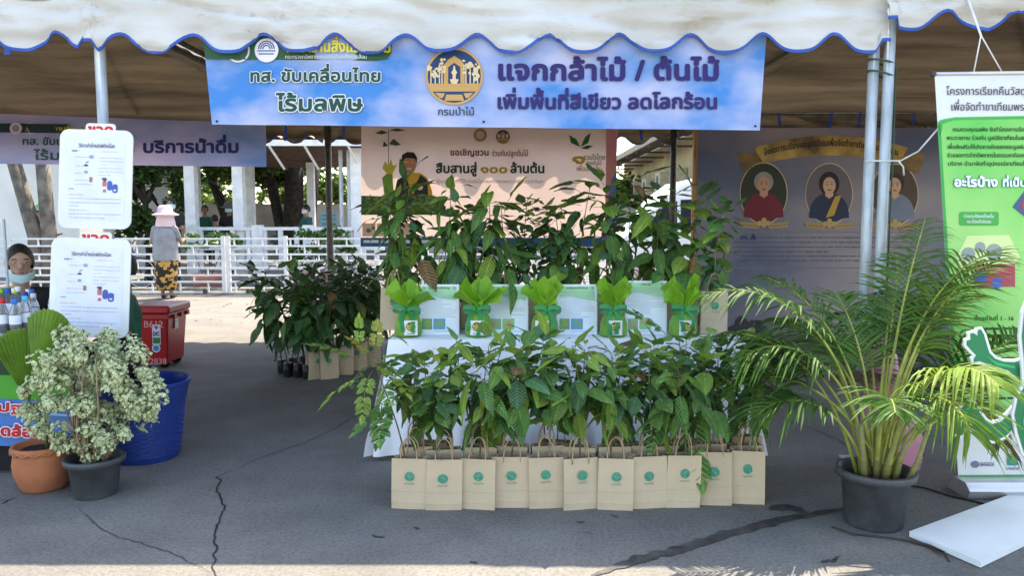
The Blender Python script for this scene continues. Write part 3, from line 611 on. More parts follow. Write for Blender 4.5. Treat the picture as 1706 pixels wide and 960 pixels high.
def bag(k, loc, rz, label, group, sc_=1.0):
    b = copy_tree(BAGS[k % 6]); tag(b, label, 'paper bag', group); place(b, loc, rz); v_ = 1 + .035 * math.sin(loc[0] * 37 + loc[1] * 11); b.scale = (sc_ * (2 - v_), sc_, sc_ * v_); b.rotation_euler[1] = R(1.1 * math.sin(loc[0] * 53)) ; return b
# ------------------------------------------------------------------ leaves and saplings
def leaf_mat(name, c, c2, vein, objvar=.25, trans=.28, rough=.38):
    m = M(name, c, rough, .1, 5, trans=trans, col2=c2, objvar=objvar, spec=.45)
    nt = m.node_tree; N = nt.nodes; L = nt.links; b = N['Principled BSDF']
    tc = N.new('ShaderNodeTexCoord'); sp = N.new('ShaderNodeSeparateXYZ'); L.new(tc.outputs['Object'], sp.inputs[0])
    ab = N.new('ShaderNodeMath'); ab.operation = 'ABSOLUTE'; L.new(sp.outputs['Y'], ab.inputs[0])
    m1 = N.new('ShaderNodeMath'); m1.operation = 'MULTIPLY_ADD'; m1.inputs[1].default_value = -.8; L.new(ab.outputs[0], m1.inputs[0]); L.new(sp.outputs['X'], m1.inputs[2])
    m2 = N.new('ShaderNodeMath'); m2.operation = 'MULTIPLY'; m2.inputs[1].default_value = vein; L.new(m1.outputs[0], m2.inputs[0])
    m3 = N.new('ShaderNodeMath'); m3.operation = 'SINE'; L.new(m2.outputs[0], m3.inputs[0])
    bp = N.new('ShaderNodeBump'); bp.inputs['Strength'].default_value = .45; bp.inputs['Distance'].default_value = .01; L.new(m3.outputs[0], bp.inputs['Height']); L.new(bp.outputs[0], b.inputs['Normal'])
    cr = N.new('ShaderNodeValToRGB'); cr.color_ramp.elements[0].position = .012; cr.color_ramp.elements[1].position = .028; cr.color_ramp.elements[0].color = (1.7, 1.6, 1.4, 1); cr.color_ramp.elements[1].color = (1, 1, 1, 1); L.new(ab.outputs[0], cr.inputs[0])
    lk = b.inputs['Base Color'].links[0].from_socket; mx = N.new('ShaderNodeMix'); mx.data_type = 'RGBA'; mx.blend_type = 'MULTIPLY'; mx.inputs[0].default_value = 1; L.new(lk, mx.inputs[6]); L.new(cr.outputs[0], mx.inputs[7]); L.new(mx.outputs[2], b.inputs['Base Color'])
    return m
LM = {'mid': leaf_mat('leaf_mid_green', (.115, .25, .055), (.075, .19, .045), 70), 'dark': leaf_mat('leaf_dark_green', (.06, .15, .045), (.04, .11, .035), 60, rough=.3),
      'fresh': leaf_mat('leaf_fresh_green', (.24, .38, .06), (.17, .32, .055), 70, trans=.35), 'blue': leaf_mat('leaf_blue_green', (.085, .21, .09), (.065, .17, .075), 60), 'yellow': leaf_mat('leaf_yellowing', (.38, .36, .05), (.22, .30, .05), 60), 'red': leaf_mat('leaf_reddish', (.30, .13, .06), (.16, .14, .05), 60)}
stalk = M('green_stem', (.13, .15, .05), .6, .15, 30); bark_s = M('young_bark', (.16, .105, .06), .8, .25, 40); bark_g = M('grey_young_bark', (.30, .26, .20), .8, .2, 40)
def leaf_mesh(W, droop, fold, seed, mat, tip=1.6, teeth=0):
    q = random.Random(seed); mb = MB(); rows = 7; vs = []; bend = q.uniform(-.12, .12)
    for i in range(rows + 1):
        t = i / rows; w = W * (math.sin(math.pi * min(1, t ** .78)) ** .85) * (1 if t < .75 else 1 - .25 * (t - .75) / .25) + .004
        if i == rows: w = .003
        for j, s in enumerate((-1, -.5, 0, .5, 1)):
            wv = .022 * math.sin(t * 9 + seed + s) * abs(s)
            vs.append((t, s * w + bend * t * t, -droop * t ** 1.7 + fold * abs(s) * w + wv - .25 * W * abs(s) ** 2 * (t > .2)))
    mb.add(vs, [(i*5+j, i*5+j+1, (i+1)*5+j+1, (i+1)*5+j) for i in range(rows) for j in range(4)])
    mb.tube([(-.22, 0, .015), (-.1, 0, .01), (.02, 0, 0)], .011, 4, 1, False)
    return mb.mesh('leaf', [mat, stalk], True)
def pinnate_mesh(seed, mat, n=6, lw=.30):
    q = random.Random(seed); mb = MB(); pts = [(t, .04 * math.sin(t * 3 + seed), .12 * t - .35 * t * t) for t in [k / 8 for k in range(9)]]
    mb.tube([(-.15, 0, -.02)] + pts, .008, 4, 1, False)
    for k in range(n):
        for s in (-1, 1):
            p = Vector(pts[int((k + 1.2) / (n + .6) * 8)]); l = lw * (1 - .35 * abs(k / n - .45)); a = R(62 - 5 * k) * s + q.uniform(-.15, .15); d = Vector((math.cos(a), math.sin(a), -.25 + q.uniform(-.15, .1))).normalized(); sd = Vector((-d.y, d.x, 0)).normalized(); u = d.cross(sd) * -.06
            ring = [p + d * .03] + [p + d * (l * t) + sd * (l * .30 * math.sin(math.pi * t ** .8)) - u * l for t in (.2, .45, .7, .9)] + [p + d * l] + [p + d * (l * t) - sd * (l * .30 * math.sin(math.pi * t ** .8)) - u * l for t in (.9, .7, .45, .2)]
            mb.add(ring, [(0, 1, 2, 3, 4, 5), (0, 5, 6, 7, 8, 9)])
    p = Vector(pts[-1]); mb.add([p, p + Vector((.1, .09, -.02)), p + Vector((.28, 0, -.1)), p + Vector((.1, -.09, -.02))], [(0, 1, 2, 3)])
    return mb.mesh('leaf', [mat, stalk], True)
LV = {}
for nm, m in LM.items():
    LV['long_' + nm] = [leaf_mesh(.20, .18 + .16 * k, .30, k, m) for k in range(5)]
    LV['wide_' + nm] = [leaf_mesh(.30, .12 + .12 * k, .22, k + 9, m) for k in range(4)]
    LV['round_' + nm] = [leaf_mesh(.40, .08 + .10 * k, .15, k + 19, m) for k in range(3)]
    LV['pin_' + nm] = [pinnate_mesh(k + 3, m) for k in range(3)]
blackbag = M('black_nursery_plastic', (.012, .012, .014), .35, .2, 20, .6, 25)
KIND = {  # leaf kinds, leaf length, number of leaves
    'big':   ('long', .185, 15, ['mid', 'mid', 'fresh', 'dark', 'mid']), 'broad': ('wide', .15, 17, ['mid', 'blue', 'fresh', 'mid']),
    'round': ('round', .098, 26, ['mid', 'blue', 'fresh', 'mid']), 'feather': ('pin', .26, 11, ['fresh', 'mid', 'mid']), 'slender': ('long', .13, 24, ['mid', 'mid', 'fresh']), 'darkround': ('round', .075, 44, ['dark', 'dark', 'blue'])}
def sapling(loc, H, kind, label, group, seed, lean=(0, 0), low=.38, dens=1.0, potz=.0, pot=True, big=1.0, spread=1.0, only=None):
    q = random.Random(seed); r = thing('sapling', label, 'sapling', (0, 0, 0), group)
    lt, ll, n, cols = KIND[kind]; n = int(n * dens * 1.65); ll *= big * 1.18
    if only: cols = only
    a1, a2 = q.uniform(0, 6.28), q.uniform(0, 6.28); am = q.uniform(.008, .028)
    def at(t): return Vector((lean[0] * t ** 1.3 + am * math.sin(4 * t + a1) * t, lean[1] * t ** 1.3 + am * math.sin(4 * t + a2) * t, .10 + (H - .10) * t))
    MB().tube([at(k / 9) for k in range(10)], [.0055 - .0035 * k / 9 for k in range(10)], 6).build('stem', bark_g if kind == 'round' else bark_s, r, True)
    if pot: MB().lathe([(.035, 0), (.045, .01), (.047, .07), (.043, .12), (.040, .135), (.0, .125)], n=10, wob=.06).build('nursery_bag', blackbag, r).scale = (.55, .5, .9) if potz else (1, 1, 1)
    az = q.uniform(0, 6.28)
    for k in range(n):
        t = low + (1 - low) * ((k + .5) / n) ** .85; az += 2.4 + q.uniform(-.5, .5); p = at(min(1, t))
        tip = (t - low) / (1 - low); pitch = R(q.choice([q.uniform(-20, 30), q.uniform(10, 60), q.uniform(30, 72)])) - R(70) * tip ** 3 + R(q.uniform(-12, 12))
        if q.random() < .5: p = p + Vector((math.cos(az), math.sin(az), .3)) * q.uniform(.02, .10) * spread
        s = ll * q.uniform(.5, 1.2) * (1 - .25 * tip); c = q.choice(cols) if tip < .8 or q.random() < .5 or only else 'fresh'
        if q.random() < .03: c = q.choice(['yellow', 'red'])
        me = q.choice(LV[lt + '_' + c]); off = Matrix.Translation((.2, 0, 0))
        o = bpy.data.objects.new('leaf', me); COL.objects.link(o); o.parent = r
        o.matrix_basis = Matrix.Translation(p) @ Matrix.Rotation(az, 4, 'Z') @ Matrix.Rotation(pitch, 4, 'Y') @ Matrix.Rotation(q.uniform(-.5, .5), 4, 'X') @ Matrix.Diagonal((s, s, s, 1)) @ off
    r.location = (loc[0], loc[1], loc[2] + potz); return r
KN = {'big': 'large ribbed leaves', 'broad': 'broad glossy leaves', 'round': 'small round leaves', 'feather': 'feathery leaflets', 'slender': 'slender pointed leaves', 'darkround': 'dark round leaves'}
# front row
fx = [683, 739, 797, 853, 910, 966, 1026, 1081, 1137, 1192, 1247]; fy = [849, 851, 850, 847, 848, 850, 851, 848, 847, 843, 841]
fk = ['feather', 'round', 'big', 'broad', 'round', 'broad', 'slender', 'round', 'big', 'broad', 'round']
fk2 = ['broad', 'slender', 'big', 'round', 'big', 'slender', 'broad', 'broad', 'round', 'round', 'slender']
q = random.Random(21)
for i, (px, py) in enumerate(zip(fx, fy)):
    p = G(px, py); n = ORD[len(fx) - 1 - i]; y0 = p.y + BD / 2
    bag(i, (p.x, y0, 0), R(q.uniform(-10, 10)), f'kraft bag with green stamp, {n} in the front row counted from the palm', 'kraft bags in the front row')
    bag(i + 3, (p.x + q.uniform(-.01, .03), y0 + .135, 0), R(q.uniform(-10, 10)), f'kraft bag standing behind the front row, {n} counted from the palm', 'kraft bags in the second row', 1.02)
    if i % 2 == 0: bag(i + 1, (p.x + .07, y0 + .27, 0), R(q.uniform(-10, 10)), f'kraft bag against the tablecloth, {ORD[(len(fx)-1-i)//2]} there counted from the palm', 'kraft bags against the tablecloth')
    lx = -.16 if i == 0 else (.10 if i == 10 else q.uniform(-.06, .06))
    sapling((p.x + q.uniform(-.02, .02), y0, 0), q.uniform(.70, .83), fk[i], f'sapling with {KN[fk[i]]} in the {n} front row bag from the palm', 'saplings in the front row', 100 + i, (lx, q.uniform(-.08, .02)), low=.55, dens=1.3, big=.9, potz=.012)
    sapling((p.x + .01, y0 + .135, 0), q.uniform(.72, .85), fk2[i], f'sapling with {KN[fk2[i]]} behind the front row, {n} from the palm', 'saplings in the second row', 130 + i, (q.uniform(-.1, .1), q.uniform(-.05, .05)), low=.55, dens=1.25, big=.9, potz=.012)
    if i % 2 == 0: sapling((p.x + .07, y0 + .27, 0), q.uniform(.72, .84), fk[(i + 3) % 11], f'sapling with {KN[fk[(i+3)%11]]} against the tablecloth, {ORD[(len(fx)-1-i)//2]} from the palm', 'saplings against the tablecloth', 160 + i, (q.uniform(-.05, .05), .0), potz=.012)
# on the table: bags with tall saplings
bx = [655, 700, 745, 790, 832, 876, 920, 965, 1010, 1055, 1100, 1140, 1186]
bk = ['slender', 'big', 'slender', 'broad', 'big', 'darkround', 'darkround', 'big', 'broad', 'big', 'big', 'broad', 'round']
for i, px in enumerate(bx):
    n = ORD[len(bx) - 1 - i]; yy = 5.17 + (i % 2) * .08 if i < 12 else 5.0; p = P(px, 540, yy)
    bag(i + 2, (p.x, yy, ZT + .006), R(q.uniform(-6, 6)), f'kraft bag on the table, {n} in its row counted from the portrait board', 'kraft bags on the table')
    H = q.uniform(.78, .98) if i not in (8, 9) else 1.0
    if i == 12: H = .82
    sapling((p.x, yy, ZT + .006), H, bk[i], f'tall sapling with {KN[bk[i]]} on the table, {n} counted from the portrait board', 'tall saplings on the table', 200 + i, (q.uniform(-.1, .1) if i < 12 else .08, q.uniform(-.02, .08)), low=.30, dens=1.25, potz=.012, big=1.12)
    if i % 2 == 0 and i < 12:
        k2 = bk[(i + 5) % 12]; sapling((p.x + .09, yy + .10, ZT + .006), q.uniform(.72, .92), k2, f'tall sapling with {KN[k2]} at the table back, {ORD[(len(bx)-1-i)//2]} from the portrait board', 'saplings at the back of the table', 230 + i, (q.uniform(-.1, .1), .04), low=.3, dens=1.2, pot=True, big=1.1)
# ------------------------------------------------------------------ wrapped gift saplings
paper = M('green_wrapping_paper', (.32, .60, .05), .55, .08, 6, .2, 30, trans=.4, col2=(.25, .52, .045)); paperd = M('green_wrap_body', (.16, .36, .045), .5, .12, 9, .3, 25); satin = M('green_satin_ribbon', (.008, .24, .06), .35, .1, 8)
card = M('white_card', (.80, .80, .80), .6, .02)
gx = [678, 797, 907, 1022, 1137]
for i, px in enumerate(gx):
    q = random.Random(40 + i); yy = 4.90; p = P(px + (2 if i == 0 else 0), 558, yy); c = Vector((p.x, yy, ZT + .006))
    r = thing('wrapped_sapling', f'sapling wrapped in bright green paper with ribbon, {ORD[4-i]} on the table from the stamped bag', 'wrapped plant', c, 'green wrapped saplings')
    MB().lathe([(.0, 0), (.082, .002), (.088, .02), (.084, .08), (.070, .12), (.045, .152), (.026, .168)], c, 26, wob=.03, cap=False).build('wrapped_pot', paperd, r, True)
    mb = MB(); np_ = 7
    for k in range(np_):
        a = 2 * math.pi * k / np_ + q.uniform(-.25, .25); hh = q.uniform(.14, .27) * (.9 + .05 * (i % 3)); ww = q.uniform(.055, .11); out = q.uniform(.04, .16); 
        if abs(math.sin(a)) > .8: out *= .7
        er = Vector((math.cos(a), math.sin(a), 0)); et = Vector((-er.y, er.x, 0)); z0 = .160
        def f(u, v):
            s = 2 * u - 1; wv = .018 + ww * v ** .8; top = hh * v * (1 - .5 * abs(s - .35 * math.sin(k * 2.1 + i)) ** 1.2 * v); fold = .016 * math.cos(s * 5 + k) * v
            return c + er * (.020 + out * v ** 1.5 * (1 - .15 * abs(s)) + fold) + et * (s * wv) + Vector((0, 0, z0 + top))
        m2 = MB(); m2.grid(f, 6, 7); m2.build('paper_petal', paper, r)
    MB().lathe([(.030, .155), (.035, .160), (.035, .174), (.030, .180)], c, 20).build('ribbon_band', satin, r, True)
    kx = q.uniform(-.012, .02); kn = c + Vector((kx, -.040, .167)); MB().sphere(kn, (.014, .010, .012), 10).build('bow_knot', satin, r, True)
    for s in (-1, 1):
        tl = q.uniform(-.2, .35); m2 = MB()
        def lp(u, v):
            a = 2 * math.pi * u; return kn + Vector((s * (.044 - .044 * math.cos(a)), -.006 - .012 * math.sin(a) , .019 * math.sin(a) + tl * .044 * (1 - math.cos(a)) * .5)) + Vector((0, (v - .5) * .006, (v - .5) * .028))
        m2.grid(lp, 18, 2); m2.build('bow_loop', satin, r, True)
        ln = q.uniform(.12, .165); sw = q.uniform(.015, .06); m2 = MB()
        m2.grid(lambda u, v: kn + Vector((s * (.008 + sw * v ** .7 + .012 * math.sin(v * 5)) + (u - .5) * .025, -.012 - .052 * math.sin(min(1, v * 1.4) * 1.5), -ln * v)), 2, 10); m2.build('ribbon_tail', satin, r, True)
    dx = [0.03, -.005, -.02, .0, .0][i]; w = .042; yc = yy - .094; z0 = ZT + .022
    MB().box((c.x + dx - w, yc - .002, z0), (c.x + dx + w, yc, z0 + .092)).build('label_card', card, r)
    S = lambda x, z, d=0: Vector((x, yc - .0022 - d, -z))
    emblem(r, S, c.x + dx, -(z0 + .053), .030, .0006, True, gold=(200, 176, 70), navy=(70, 64, 30), cream=(226, 210, 130))
    lettering(r, S, 'กรมป่าไม้', c.x + dx - .024, c.x + dx + .024, -(z0 + .006), .0065, (60, 60, 60), .01, .0008)
# ------------------------------------------------------------------ information sheets
acry = M('white_acrylic', (.80, .82, .86), .25, .02)
for i, (x0, x1, y0, y1, ttl, ph) in enumerate([(698, 765, 474, 560, 'มะฮอกกานีใบใหญ่', 1), (813, 880, 474, 560, 'พะยูง', 2), (927, 995, 474, 560, 'มะฮอกกานีใบใหญ่', 3), (1041, 1111, 468, 560, 'ประดู่', 4)]):
    yy = 4.97; cx = P((x0 + x1) / 2, 560, yy).x
    r = thing('information_sheet', ['text sheet with green heading standing between the two wrapped plants farthest from the board', 'text sheet between the second and third wrapped plants from the drinks tent', 'text sheet between the third and fourth wrapped plants from the drinks tent', 'tallest text sheet, next to the wrapped plant by the stamped bag'][i], 'info sheet', (cx, yy, ZT))
    S = plane((0, yy, ZT), (0, -1, .10))
    fr = [S(x0, y0, 0), S(x1, y0, 0), S(x1, y1 + 1, 0), S(x0, y1 + 1, 0)]
    MB().prism(fr[::-1], [p + Vector((0, .006, 0)) for p in fr[::-1]]).build('stand', acry, r)
    MB().prism([S(x0 + 6, y1 - 1, -.006), S(x1 - 6, y1 - 1, -.006), S(x1 - 6, y1, -.12), S(x0 + 6, y1, -.12)], [S(x0 + 6, y1, -.006), S(x1 - 6, y1, -.006), S(x1 - 6, y1 + 1, -.12), S(x0 + 6, y1 + 1, -.12)]).build('stand_foot', acry, r)
    shape(r, S, rect(x0 + 3, y0 + 2, x1 - 2, y1 - 2), (236, 242, 252), .0015, 'paper')
    shape(r, S, [(x0+5,y0+3),(x1-4,y0+3),(x1-4,y0+27),(x0+45,y0+25),(x0+25,y0+20),(x0+5,y0+21)], (176, 224, 178), .0025, 'green_heading')
    lettering(r, S, ttl, x0 + (16 if len(ttl) > 8 else 27), x1 - (16 if len(ttl) > 8 else 27), y0 + 7.5, 3, (40, 120, 84), .01, .004)
    shape(r, S, [circ(x0 + 9, y0 + 6, 2, n=10), circ(x1 - 8, y0 + 6, 2.2, n=10)], (140, 180, 150), .0035, 'logo_mark')
    q = random.Random(i); outs = []
    for k in range(13): outs.append(rect(x0 + 5 + (5 if k % 3 == 1 else 0), y0 + 12 + k * 3.5, x1 - 5 - q.choice([0, 0, 6, 22]), y0 + 12.45 + k * 3.5))
    outs += [rect(x0 + 25, y1 - 8, x1 - 6, y1 - 7.4)]
    stuff(shape(r, S, outs, (120, 140, 150), .0035, 'fine_print'))
    for (a, b, c_) in ((5, 22, (110, 160, 120) if i % 2 == 0 else (130, 180, 140)), (24, 44, (80, 160, 215) if i % 2 == 0 else (140, 196, 130))):
        ph_ = shape(r, S, rect(x0 + a, y1 - 29, x0 + b, y1 - 11), c_, .0035, 'printed_photo')
        shape(ph_, S, [circ(x0 + a + q.uniform(4, b - a - 4), y1 - q.uniform(15, 25), q.uniform(1.6, 3.4), n=7) for _ in range(9)], (150, 170, 90) if i % 2 == 0 else (190, 160, 110), .0042, 'printed_detail')
# ------------------------------------------------------------------ sapling cluster in the shade at the tent's left rear pole
q = random.Random(77); spots = [(480,628),(497,629),(512,631),(470,622),(488,618),(506,615),(575,612),(600,606),(618,600),(560,600),(590,596),(530,604),(545,598),(628,594)]
for i, (px, py) in enumerate(spots):
    p = G(px, py); k = ['broad', 'slender', 'broad', 'big'][i % 4]; lx = -.2 if i in (0, 3) else q.uniform(-.05, .08)
    sapling((p.x, p.y, 0), q.uniform(.82, 1.02), k, f'shaded sapling with {KN[k]} in a black nursery bag beside the back pole', 'saplings in black nursery bags by the back pole', 300 + i, (lx, 0), low=.33, dens=1.6, big=1.15, spread=1.3, only=['dark', 'dark', 'dark', 'mid'])  # mostly dark greens, so the backlit shade is put into the leaf colour
for i, (px, py) in enumerate([(526, 632), (546, 632), (572, 625), (595, 618), (619, 612)]):
    p = G(px, py); bag(i, (p.x, p.y + .04, 0), R([38, 30, 5, 4, 6][i]), f'kraft bag with the shaded saplings, {ORD[i]} from the black nursery bags', 'kraft bags with the shaded saplings', .98)
    k = ['slender', 'broad'][i % 2]; sapling((p.x, p.y + .04, 0), q.uniform(.85, 1.0), k, f'shaded sapling with {KN[k]} in the {ORD[i]} kraft bag from the black nursery bags', 'shaded saplings in kraft bags', 330 + i, (q.uniform(-.05, .05), 0), low=.33, dens=1.5, potz=.012, big=1.1, only=['dark'])  # dark leaves only, shade of the cluster carried by colour
# ------------------------------------------------------------------ potted palm
potblack = M('dull_black_plastic', (.085, .09, .098), .5, .18, 9, .15, 40, col2=(.05, .054, .06)); soil = M('dark_soil', (.045, .028, .018), .95, .3, 30, 1, 60)
def pot(root, c, rt, rb, h, mat, rim=.016, n=36):
    MB().lathe([(0, 0), (rb, 0), (rb + .006, .006), (rt - .012, h - .035), (rt + rim, h - .032), (rt + rim + .004, h - .004), (rt + rim, h), (rt - .004, h), (rt - .014, h - .06), (0, h - .06)], c, n, cap=False).build('pot', mat, root, True)
    q = random.Random(3); mb = MB()
    mb.grid(lambda u, v: (c[0] + (rt - .013) * u * math.cos(6.2832 * v), c[1] + (rt - .013) * u * math.sin(6.2832 * v), c[2] + h - .05 + .018 * noise.noise((u * 5 * math.cos(6.2832 * v), u * 5 * math.sin(6.2832 * v), 1)) + .012 * (1 - u)), 8, 24); mb.build('soil', soil, root, True)
pb = G(1476, 890); pc = Vector((pb.x, pb.y + .13, 0))
palm = thing('potted_palm', 'bushy areca palm with long arching fronds in a black pot', 'palm', pc)
pot(palm, pc, .168, .128, .275, potblack)
fr_mats = [M('palm_leaf', (.07, .175, .028), .55, .15, 9, spec=.25, trans=.32, objvar=.2), M('palm_leaf_pale', (.14, .25, .03), .55, .15, 9, spec=.25, trans=.35, objvar=.15), M('palm_leaf_dry', (.24, .17, .09), .7, .2, 9, trans=.2)]
rach = M('palm_rachis', (.30, .33, .06), .45, .15, 12); culm = M('palm_culm', (.20, .26, .06), .45, .3, 14, col2=(.22, .15, .08), stretch=(1, 1, 5))
def frond(base, az, L, rise, bend, seed, mat, n=30, ll=.25):
    q = random.Random(seed); sway = q.uniform(-.5, .5); sway = abs(sway) * .8 if -.9 < az < .9 else (-abs(sway) if -1.6 < az < -.9 else sway); dr0 = q.uniform(.25, .7); mb = MB(); d = Vector((math.cos(az), math.sin(az), 0)); pts = []; p = Vector(base); th = rise; K = 24
    for k in range(K + 1):
        pts.append(p.copy()); t = k / K; p = p + (Vector((math.cos(az + sway * t * t), math.sin(az + sway * t * t), 0)) * math.cos(th) + Vector((0, 0, math.sin(th)))) * (L / K); th -= bend / K * (.25 + 1.5 * t)
    mb.tube(pts, [.0075 * (1 - .8 * k / K) + .0012 for k in range(K + 1)], 5, 1)
    sd = Vector((-d.y, d.x, 0)); s0 = .46
    for k in range(n):
        t = s0 + (1 - s0) * (k + .5) / n; i = min(K - 1, int(t * K)); f = t * K - i; c = pts[i].lerp(pts[i+1], f); tg = (pts[i+1] - pts[i]).normalized(); up = sd.cross(tg) * -1
        if up.z < 0: up = -up
        l = ll * (math.sin(math.pi * min(1, (.18 + .82 * (t - s0) / (1 - s0)) ** .9)) ** .6) * q.uniform(.85, 1.08) + .05
        for s in (-1, 1):
            dr = (tg * (.62 + .5 * (t - s0)) + sd * s * .85 + up * (.30 + q.uniform(-.3, .25)) + tg * q.uniform(-.15, .2)).normalized(); w = .0075 * q.uniform(.8, 1.15); a = c; wv = tg * w; vs = []
            for j in range(5):
                u = j / 4; pp = c + dr * (l * u) + Vector((0, 0, -dr0 * l * u * u)); ww = w * (math.sin(math.pi * (.15 + .8 * u)) if j < 4 else .05); wd = (tg - dr * tg.dot(dr)).normalized()
                vs += [pp + wd * ww + up * ww * .4, pp, pp - wd * ww + up * ww * .4]
            mb.add(vs, [(3*j+m, 3*j+m+1, 3*j+m+4, 3*j+m+3) for j in range(4) for m in (0, 1)])
    return mb.build('frond', [mat, rach], palm)
q = random.Random(5); cz = .235
fr_spec = [  # azimuth deg, length, rise deg, bend deg, material
 (166,1.34,80,108,0),(152,1.15,74,100,0),(176,.98,76,125,0),(135,1.22,80,78,0),(95,1.05,84,70,0),(62,1.10,78,85,0),(28,1.42,78,92,1),(16,1.40,78,84,1),(-72,.98,80,118,1),(-112,.66,78,118,0),(18,1.36,80,70,0),(128,1.0,80,90,0),(190,.80,66,125,0),(44,1.30,68,80,0),(-66,.8,64,130,1),(2,1.25,64,80,0),(24,1.42,81,78,1),(70,.95,58,110,2),(12,.9,50,140,2),(30,1.1,62,120,2),(14,1.1,52,70,0),(36,1.45,82,58,0),(22,.9,44,110,2),(75,1.2,76,95,0),(110,1.15,74,95,0),(140,1.0,70,105,0),(55,1.35,80,72,0),(20,1.2,70,95,0),(160,.9,58,110,0),(40,1.0,60,100,0)]
for i, (az, L, ri, be, mi) in enumerate(fr_spec):
    a = q.uniform(0, 6.28); rr = q.uniform(.01, .09); b = pc + Vector((rr * math.cos(R(az)) , rr * math.sin(R(az)), cz + q.uniform(0, .16)))
    frond(b, R(az + q.uniform(-6, 6)), L * .93, R(ri), R(be), i, fr_mats[mi], 27, .265 if mi < 2 else .2)
for i in range(9):
    a = R(40 * i + 10); rr = .03 + .05 * (i % 3) / 2; lx, ly = .05 * math.cos(a), .05 * math.sin(a); b = pc + Vector((rr * math.cos(a), rr * math.sin(a), .20)); h = q.uniform(.14, .34)
    MB().tube([b, b + Vector((lx*.4, ly*.4, h*.5)), b + Vector((lx, ly, h))], [.019, .016, .011], 10).build('culm', culm, palm, True)
b = pc + Vector((.10, -.08, .20)); MB().tube([b, b + Vector((.05, -.02, .14)), b + Vector((.09, -.02, .30))], [.014, .012, .009], 9).build('culm', culm, palm, True)
# pink vessel behind the palm
pk = M('pink_glazed_plastic', (.66, .30, .42), .45, .05, 4); pp = G(1528, 812); pv = Vector((X(1514, pp.y + .22), pp.y + .22, 0))
r = thing('pink_vessel', 'large pink rounded vessel with dark lettering behind the palm pot', 'vessel', pv)
ax = Vector((-.14, .05, 0)); mb = MB(); prof = [(0, .0), (.07, .004), (.125, .05), (.158, .14), (.165, .23), (.15, .33), (.125, .42), (.105, .50), (.095, .60), (.098, .70), (.09, .76), (.06, .79), (0, .80)]
vs = []; n = 30
for (rr, z) in prof:
    for k in range(n): a = 2*math.pi*k/n; vs.append((pv.x + ax.x * z * 1.3 + rr*math.cos(a), pv.y + ax.y * z + rr*math.sin(a), z))
mb.add(vs, [(i*n+k, i*n+(k+1)%n, (i+1)*n+(k+1)%n, (i+1)*n+k) for i in range(len(prof)-1) for k in range(n)]); mb.build('body', pk, r, True)
def cyl(px, py, d=0):
    p = P(px, py, pv.y - .14); z = max(.01, p.z); rr = float(np.interp(z, [k[1] for k in prof], [k[0] for k in prof])); cx = pv.x + ax.x * z * 1.3
    dx = max(-.97 * rr, min(.97 * rr, p.x - cx)); return Vector((cx + dx, pv.y + ax.y * z - math.sqrt(rr * rr - dx * dx) - .004 - d, z))
lettering(r, cyl, 'กลุ่มบริษัท', 1536, 1570, 764, 6, (60, 40, 60), .02, .0); lettering(r, cyl, 'น้ำหมัก', 1528, 1562, 800, 8, (60, 40, 60), .02, .0)
textlines(r, cyl, 1528, 1558, [770, 779], 2.2, (110, 60, 90), .0, 3)
# ------------------------------------------------------------------ green cut-out figure board on its white base
wb = M('white_board', (.78, .80, .82), .4, .03, 5)
c4 = [G(1515, 886, .03), G(1634, 937, .03), G(1790, 862, .03), G(1700, 818, .03)]
st = thing('cutout_standee', 'green cut-out figure board with outstretched arm on a flat white base', 'standee', ((c4[0] + c4[2]) / 2).to_tuple()[:2] + (0,))
MB().prism([p for p in c4], [Vector((p.x, p.y, .004)) for p in c4]).build('base_board', wb, st)
YS = c4[0].lerp(c4[3], .5).y - .40
S = yplane(YS)
arm = [(1706,640),(1706,598),(1690,604),(1672,603),(1658,598),(1648,588),(1643,572),(1639,558),(1634,549),(1629,550),(1628,560),(1622,555),(1616,556),(1617,566),(1610,568),(1610,575),(1618,584),(1626,592),(1622,598),(1622,604),(1632,602),(1645,607),(1662,612),(1680,618)]
leg = [(1706,738),(1700,700),(1690,672),(1678,690),(1664,702),(1650,706),(1640,700),(1630,688),(1624,676),(1616,668),(1602,676),(1590,692),(1584,708),(1588,722),(1600,725),(1606,712),(1614,704),(1622,716),(1634,728),(1652,734),(1672,726),(1682,716),(1690,732),(1706,752)]
body = [(1760,830),(1738,800),(1718,775),(1700,752),(1690,720),(1684,690),(1690,660),(1702,640),(1700,600),(1696,560),(1700,520),(1712,490),(1740,470),(1790,470),(1830,520),(1830,780),(1800,830)]
def grow(o, g):
    n = len(o); out = []; A = sum(o[i][0]*o[(i+1)%n][1] - o[(i+1)%n][0]*o[i][1] for i in range(n)); sg = 1 if A > 0 else -1
    for i in range(n):
        a, b = Vector(o[i-1]), Vector(o[(i+1) % n]); t = (b - a).normalized(); out.append((o[i][0] + t.y*g*sg, o[i][1] - t.x*g*sg))
    return out
mg = M('mid_green_paint', s2l((24, 128, 84)), .35, .05, 3); lg = flat((46, 178, 110), .4)
for nm, o, dd in (('arm_board', arm, 0), ('leg_board', leg, .012), ('body_board', body, .024)):
    w = grow(o, 4.5); f = [S(x, y, dd) for x, y in w]; bk_ = MB().prism(f[::-1], [p + Vector((0, .012, 0)) for p in f[::-1]]).build(nm, wb, st)
    shape(bk_, S, o, mg, dd + .002, 'green_face')
    if nm == 'leg_board': shape(bk_, S, [(1590,700),(1600,684),(1612,676),(1606,694),(1596,712)], lg, dd + .004, 'highlight')
    if nm == 'arm_board': shape(bk_, S, [(1640,592),(1660,604),(1690,610),(1690,614),(1660,609)], lg, dd + .004, 'highlight')
    if nm == 'body_board': shape(bk_, S, [(1697,700),(1702,668),(1706,700),(1712,750),(1704,740)], lg, dd + .004, 'highlight')
p = G(1642, 828); mb = MB(); q = random.Random(2)
